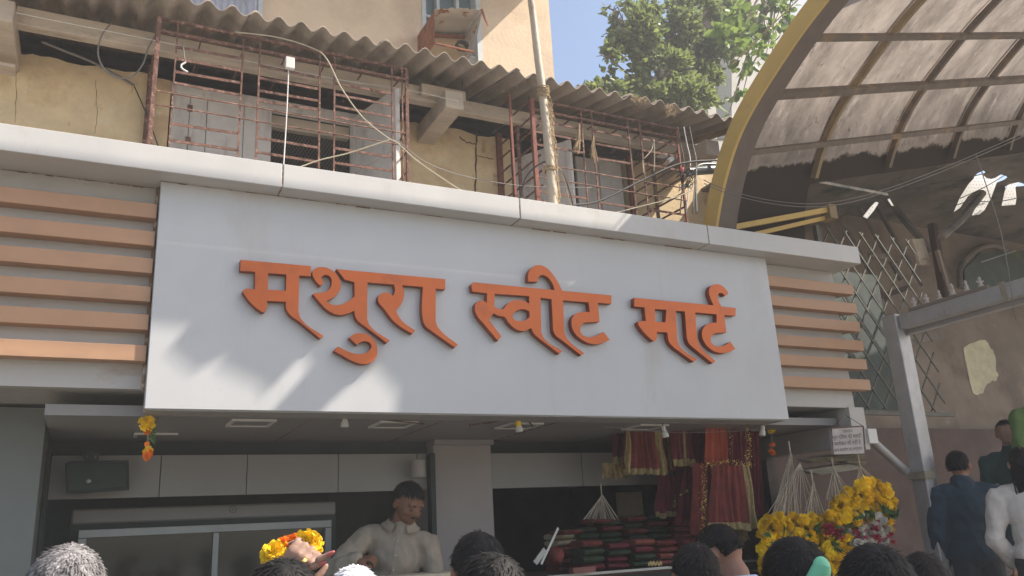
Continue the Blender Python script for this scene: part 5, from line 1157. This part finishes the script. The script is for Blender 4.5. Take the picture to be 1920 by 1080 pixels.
    if collar:
        from mathutils.bvhtree import BVHTree
        sh_me = [c_ for c_ in COL.objects if c_.parent == t and c_.name.startswith('shirt')][0].data
        bv = BVHTree.FromPolygons([v.co+org for v in sh_me.vertices], [tuple(p.vertices) for p in sh_me.polygons]); dr = Rz @ Vector((0, -1, 0))
        def surf(x, z, o_=.003):
            q = tf((x, 0, z))-dr*.5; hit = bv.ray_cast(q, dr); return (hit[0] if hit[0] else tf((x, .07, z)))-dr*o_
        part(t, 'placket', MB().grid(lambda u, v: surf((u-.5)*.016, .56+.245*v, .004), 2, 30), shirt, smooth='all')
        for k in range(5): part(t, 'button', MB().ell(surf(0, .585+.05*k, .006), .0055, 8, 5), 'white_plastic', smooth='all')
        part(t, 'pocket', MB().grid(lambda u, v: surf(.035+.05*u, .69+.055*v, .0045), 8, 8), shirt, smooth='all')
        m = MB(); cc = tf((0, .004, .838)); TR = Rz @ Lx
        for rr, zz, hh in ((.046, -.004, .020), (.052, -.006, .010)):
            m.grid(lambda u, v: (lambda a: cc+TR @ Vector((cos(a)*rr*h*(1+.35*v), sin(a)*rr*h*.95*(1+.35*v), h*(zz+hh*(1-v)-.020*max(0, sin(a))+.008))))(pi/2+.45+u*(2*pi-.9)), 28, 3)
        part(t, 'collar', m, shirt, smooth='all')
    if vox < .009:
        m = MB()
        for s_ in (-1, 1): m.ell(hf((s_*.019, .0485, .047)), .0062*h, 8, 6)
        part(t, 'eye', m, 'eye_white', smooth='all')
        m = MB()
        for s_ in (-1, 1): m.ell(hf((s_*.0193, .0510, .0462)), .0048*h, 8, 6)
        part(t, 'pupil', m, 'eye', smooth='all')
        m = MB()
        for s_ in (-1, 1): capsule(m, hf((s_*.011, .0545, .060)), hf((s_*.031, .046, .060)), .0022*h, .0016*h, 6)
        part(t, 'eyebrow', m, hair, smooth='all')
        m = MB(); capsule(m, hf((-.013, .0585, .0225)), hf((.013, .0585, .0225)), .0026*h, .0026*h, 6); part(t, 'moustache', m, hair, smooth='all')
    # hair: an underlayer and many strands laid away from the crown
    def keep(d): 
        if bald and hypot(d.x-.25, d.y+.25) < bald*.55 and d.z > .5: return False
        if d.y > .15: return d.z > .42+.25*(d.y-.15)
        if d.y > -.25: return d.z > -.05 if abs(d.x) > .5 else d.z > .0
        return d.z > -.62
    cen = (0, -.004, .058); rad = Vector((.0478, .0585, .0575))*hvol
    m = MB(); nn_, mm_ = 30, 20; vs = []; ok = []
    for j in range(mm_+1):
        for i in range(nn_):
            th, ph = pi*j/mm_, 2*pi*i/nn_; d = Vector((sin(th)*cos(ph), sin(th)*sin(ph), cos(th))); k = 1+.05*noise.noise(d*4+Vector((seed, 0, 0)))
            vs.append(hf(Vector(cen)+Vector((d.x*rad.x, d.y*rad.y, d.z*rad.z))*k)); ok.append(keep(d))
    fs = [(j*nn_+i, (j+1)*nn_+i, (j+1)*nn_+(i+1) % nn_, j*nn_+(i+1) % nn_) for j in range(mm_) for i in range(nn_)]
    m.add(vs, [f for f in fs if all(ok[q] for q in f)]); ho = part(t, 'hair', m, hair, smooth='all')
    m = MB(); crown = Vector((.12, -.42, .85)).normalized(); cnt = 0
    while cnt < strands:
        d = Vector((R.gauss(0, 1), R.gauss(0, 1), R.gauss(0, 1))).normalized()
        if not keep(d): continue
        cnt += 1; tan = (d-crown*d.dot(crown)); tan = (tan-d*tan.dot(d)); tan = tan.normalized() if tan.length > .02 else d.orthogonal()
        tan = (tan + Vector((0, 0, -.35)) + Vector((R.gauss(0, .28), R.gauss(0, .28), R.gauss(0, .28)))).normalized(); L = hairlen*R.uniform(.6, 1.3)/h; sd = d.cross(tan).normalized()*.0013*R.uniform(.7, 1.5)
        p0 = Vector((d.x*rad.x, d.y*rad.y, d.z*rad.z))*.995; lift = R.uniform(.0, .2); 
        p1 = p0+tan*L*.5+d*L*.5*lift; p2 = p0+tan*L+d*L*(lift*.7)
        def clampr(p):
            q = Vector((p.x/rad.x, p.y/rad.y, p.z/rad.z)); return p/q.length*1.012 if q.length < 1.012 else p
        p1, p2 = clampr(p1), clampr(p2); c0 = Vector(cen)
        m.add([hf(c0+p0-sd), hf(c0+p0+sd), hf(c0+p1+sd*.9), hf(c0+p1-sd*.9), hf(c0+p2)], [(0, 1, 2, 3), (3, 2, 4)])
    part(ho, 'strands', m, hair, stuff=True)
    if long_hair:
        m = MB()
        for k in range(160):
            a = R.uniform(-1, 1); p = [hf((a*.04, -.045, .06)), hf((a*.048+R.uniform(-.01, .01), -.062, .0)), hf((a*.04+R.uniform(-.012, .012), -.066, -.07)), hf((a*.034+R.uniform(-.012, .012), -.064, -.15+R.uniform(-.03, .02)))]
            m.tube(catmull(p, 3), .004, 3, False)
        part(ho, 'long_strands', m, hair, stuff=True)
    return t, hf, tf
def stand(px, py_top, T, **k):
    "standing point and height of someone whose head top appears at a pixel"
    p = P(px, py_top, T=T); return p
def crowd(lab, px, pyt, T, z0=0.0, face=0, hk=1, **kw):
    p = P(px, pyt, T=T); h = (p.z-z0)/.996*hk; f = face; off = Matrix.Rotation(f, 3, 'Z') @ Vector((0, .008*h, 0)); return person(lab, (p.x-off.x, p.y-off.y, z0), h, face=f, **kw)
kf = -YAW
crowd('person seen from behind with short grey hair at the lower left', 130, 1014, 1.95, face=.1, hair='hair_grey', strands=6500, hairlen=.014, shirt='shirt_dark', seed=1, hvol=1.03)
crowd('person with dark hair in front of the raised hand', 530, 1042, 1.82, face=-.2, hair='hair_black', strands=3200, seed=2, hvol=1.04)
crowd('person with white hair between the raised hand and the vendor', 664, 1054, 2.55, face=-.3, hair='hair_white', strands=4000, hairlen=.016, seed=3)
crowd('person with thick black hair in front of the pillar base, the farther of two', 894, 994, 2.75, face=-.2, hair='hair_black', strands=2600, seed=4, hvol=1.05)
crowd('person with thick black hair in front of the pillar base, the nearer of two', 915, 1030, 2.05, face=-.35, hair='hair_black', strands=3200, seed=5, hyaw=.5, hvol=1.02)
crowd('person with dark hair standing left of the blue collared man', 1298, 1012, 2.9, face=-.3, hair='hair_brown', strands=2600, seed=6)
crowd('person just behind the blue collared man, only a little dark hair showing', 1330, 1004, 3.7, face=-.3, hair='hair_black', strands=1500, seed=16)
crowd('balding man in a pale blue collared shirt seen from behind', 1388, 1000, 3.25, face=-.15, hyaw=.55, hpitch=-.55, lean=.12, hk=1.045, hair='hair_brown', strands=2800, hairlen=.016, bald=.75, shirt='shirt_blue', collar=True, seed=7, vox=.008)
crowd('person with round bushy dark hair in front of the marigold garlands', 1482, 1006, 2.25, face=-.45, hair='hair_black', strands=4200, seed=8, hvol=1.08)
crowd('person with dark hair before the red and white garlands', 1632, 1020, 1.95, face=-.6, hair='hair_black', strands=4200, seed=9, hvol=1.1)
crowd('person with dark hair at the foot of the grey steel post', 1722, 1030, 2.6, face=-.6, hair='hair_brown', strands=2000, seed=10)
m = MB(); capsule(m, P(1530, 1090, T=2.1), P(1540, 1068, T=2.1), .026, .024)
solo('hair_clip', m.ell(P(1541, 1066, T=2.1), (.025, .02, .03), 12, 8), 'bright_green', 'pale green rounded object held up beside the bushy dark head', 'toy', smooth=True)
# vendor
vp_ = P(775, 916, Y=5.30); VH = (vp_.z-.34)
vt, vhf, vtf = person('vendor in a white collared shirt looking down behind the counter', (vp_.x-.20, vp_.y-.02, .34), VH/.965, face=pi-.35, hyaw=.70, hpitch=-.34, skin='skin_dark', shirt='shirt_white', vox=.0062, lean=.12, headk=1.10, side=.18, loose=.012,
    arms={'l': [(-.155, .03, .66), (-.03, .13, .665), (.8, .25, .1), (0, -.4, -1), .8], 'r': [P(622, 1070, Y=5.12), P(668, 1050, Y=4.98), (-.9, .2, .25), (0, -.2, -1), .9]}, sleeves=True, collar=True, strands=2200, hairlen=.03, seed=11)
# raised hand with flowers: a short woman's arm held up behind the dark head
HT = 2.05
wr = P(532, 1098, T=HT); kn = P(562, 1047, T=HT); fwd = FWD
hp_ = thing('person', 'short person in rust cloth raising a ringed hand full of marigolds', 'person', (wr.x+.10, wr.y+.12, 0))
m = MB(); dd = (kn-wr).normalized()
hand(m, wr, dd, fwd+Vector((.35, 0, .1)), 1, .95, .95, .10, .9, curls=(.95, .9, .8, .6)); 
el = wr+Vector((.02, .03, -.24)); sh_ = el+Vector((.09, .06, -.10)); capsule(m, wr, el, .026, .037); capsule(m, el, sh_, .038, .048)
bx, by = hp_.location.x+.05, hp_.location.y+.06
m.ell((bx, by, 1.10), (.16, .11, .20), 16, 10).ell((bx, by, .90), (.14, .11, .18), 16, 10); capsule(m, (bx, by, 1.25), (bx, by, 1.34), .05, .05); m.ell((bx, by, 1.42), (.076, .09, .105), 16, 12)
capsule(m, (bx-.14, by, 1.22), (bx+.14, by, 1.22), .055, .055); capsule(m, (bx-.16, by, 1.2), (bx-.2, by, .95), .045, .035); capsule(m, (bx-.2, by, .95), (bx-.17, by+.06, .74), .033, .024)
hand(m, (bx-.17, by+.06, .74), (0, .1, -1), (1, 0, 0), -1, .35)
for s_ in (-1, 1): capsule(m, (bx+s_*.08, by, .82), (bx+s_*.08, by, .06), .085, .04); capsule(m, (bx+s_*.08, by-.02, .035), (bx+s_*.09, by+.11, .03), .035, .028)
me = fuse(m, .0055, 3); me.materials.clear()
for v in me.vertices: v.co -= LOC[hp_.name]
o = bpy.data.objects.new('body', me); setup(o, 'skin_pale', hp_); LOC[o.name] = LOC[hp_.name]
m = MB().ell((bx, by, 1.08), (.185, .135, .24), 20, 14).ell((bx, by, .72), (.17, .14, .35), 20, 14); capsule(m, (bx, by, .8), (bx, by, .2), .17, .22); capsule(m, (bx-.15, by, 1.22), (bx+.15, by, 1.22), .07, .07)
me = fuse(m, .012, 3); me.materials.clear()
for v in me.vertices: v.co -= LOC[hp_.name]
o = bpy.data.objects.new('dress', me); setup(o, 'shirt_rust', hp_); LOC[o.name] = LOC[hp_.name]
part(hp_, 'hair', MB().ell((bx, by-.03, 1.45), (.085, .095, .10), 20, 14), 'hair_black', smooth='all')
rp = P(567, 1053, T=HT-.026); 
part(hp_, 'ring', MB().lathe(rp, [(.012, -.004), (.0135, -.004), (.0135, .004), (.012, .004)], 18, axis=(P(585, 1045, T=HT)-P(568, 1022, T=HT)).normalized()), 'ring_gold', smooth=True)
m = MB()
for a, b in (((598, 1050), (622, 1037)), ((586, 1062), (606, 1056))): capsule(m, P(*a, T=HT-.02), P(*b, T=HT-.02), .010, .006, 10)
me = fuse(m, .002, 2); me.materials.clear()
for v in me.vertices: v.co -= LOC[hp_.name]
o = bpy.data.objects.new('finger', me); setup(o, 'skin_pale', hp_); LOC[o.name] = LOC[hp_.name]
m = MB()
for a, b in (((617, 1040), (625, 1035)), ((603, 1057), (609, 1054))): capsule(m, P(*a, T=HT-.024), P(*b, T=HT-.024), .0062, .004, 8)
part(hp_, 'nail', m, 'nail_red', smooth='all')
gl = thing('garland', 'yellow and orange marigold garland clutched in the raised hand', 'garland', P(545, 1030, T=HT+.03))
for px, py, kd, sc, dt in ((508, 1044, 'y', .75, .0), (514, 1034, 'y', .8, .0), (506, 1052, 'y', .6, 0), (521, 1030, 'y', .7, .01), (530, 1020, 'o', .5, .02), (537, 1016, 'o', .45, .03), (551, 1012, 'o', .45, .03), (562, 1010, 'o', .4, .04), (574, 1012, 'y', .75, .02), (583, 1018, 'y', .85, .02), (588, 1030, 'y', .65, .02)):
    inst('flower', RND.choice(MG if kd == 'y' else MO), gl, P(px, py, T=HT+.02+dt), (1.4+RND.uniform(-.5, .5), RND.uniform(-.5, .5), -.5), sc)
part(gl, 'thread', MB().tube([P(505, 1058, T=HT+.035), P(520, 1030, T=HT+.035), P(550, 1014, T=HT+.035), P(585, 1025, T=HT+.035)], .002, 4), 'string')
# people in the hall on the right, on the raised floor
def hallp(lab, px, pyt, T, face, z0=.44, **kw):
    p = P(px, pyt, T=T); h = (p.z-z0)/.996; return person(lab, (p.x, p.y, z0), h, face=face, **kw)
hallp('person in a dark navy top seen from behind on the raised floor', 1792, 842, 6.6, -YAW-.3, skin='skin', shirt='shirt_navy', loose=.034, seed=12, hyaw=-.5, vox=.009)
hallp('person with long black hair in a white blouse at the right edge', 1908, 835, 6.0, -YAW-.4, shirt='shirt_cream', loose=.02, skin='skin_pale', seed=13, long_hair=True, arms={'l': [(-.16, -.01, .62), (-.10, .06, .53)], 'r': [(.16, -.01, .62), (.10, .06, .53)]}, vox=.009)
hallp('person in a green top standing higher at the right edge', 1946, 690, 6.9, -YAW-.5, z0=.98, shirt='shirt_green', loose=.016, seed=14, vox=.010)
hallp('person in teal clothes with bare pale arm between the navy and green tops', 1882, 785, 7.2, -YAW+2.6, z0=.75, shirt='shirt_teal', trous='shirt_rust', skin='skin_pale', seed=15, vox=.009, sleeves=False)
part(hall, 'dais', MB().box(6.0, 18, 4.95, HY-.09, .441, .75), 'stone_step')

# ------------------------------------------------------------------ thin haze, added to veil the view in place of lens glare
HAZE = .0068
hm = bpy.data.materials.new('haze'); hm.use_nodes = True; t = hm.node_tree
for n in list(t.nodes): t.nodes.remove(n)
o_ = t.nodes.new('ShaderNodeOutputMaterial'); v_ = t.nodes.new('ShaderNodeVolumePrincipled'); v_.inputs['Density'].default_value = HAZE; v_.inputs['Color'].default_value = (.93, .93, .92, 1); v_.inputs['Anisotropy'].default_value = .2
t.links.new(v_.outputs[0], o_.inputs['Volume']); MC['haze'] = hm
hz = solo('haze', MB().box(-14, 24, -8, 20, -1, H+9.5), 'haze', None, None, kind='structure'); hz['kind'] = 'stuff'; tag(hz, 'thin added haze filling the lane and shop', 'haze')
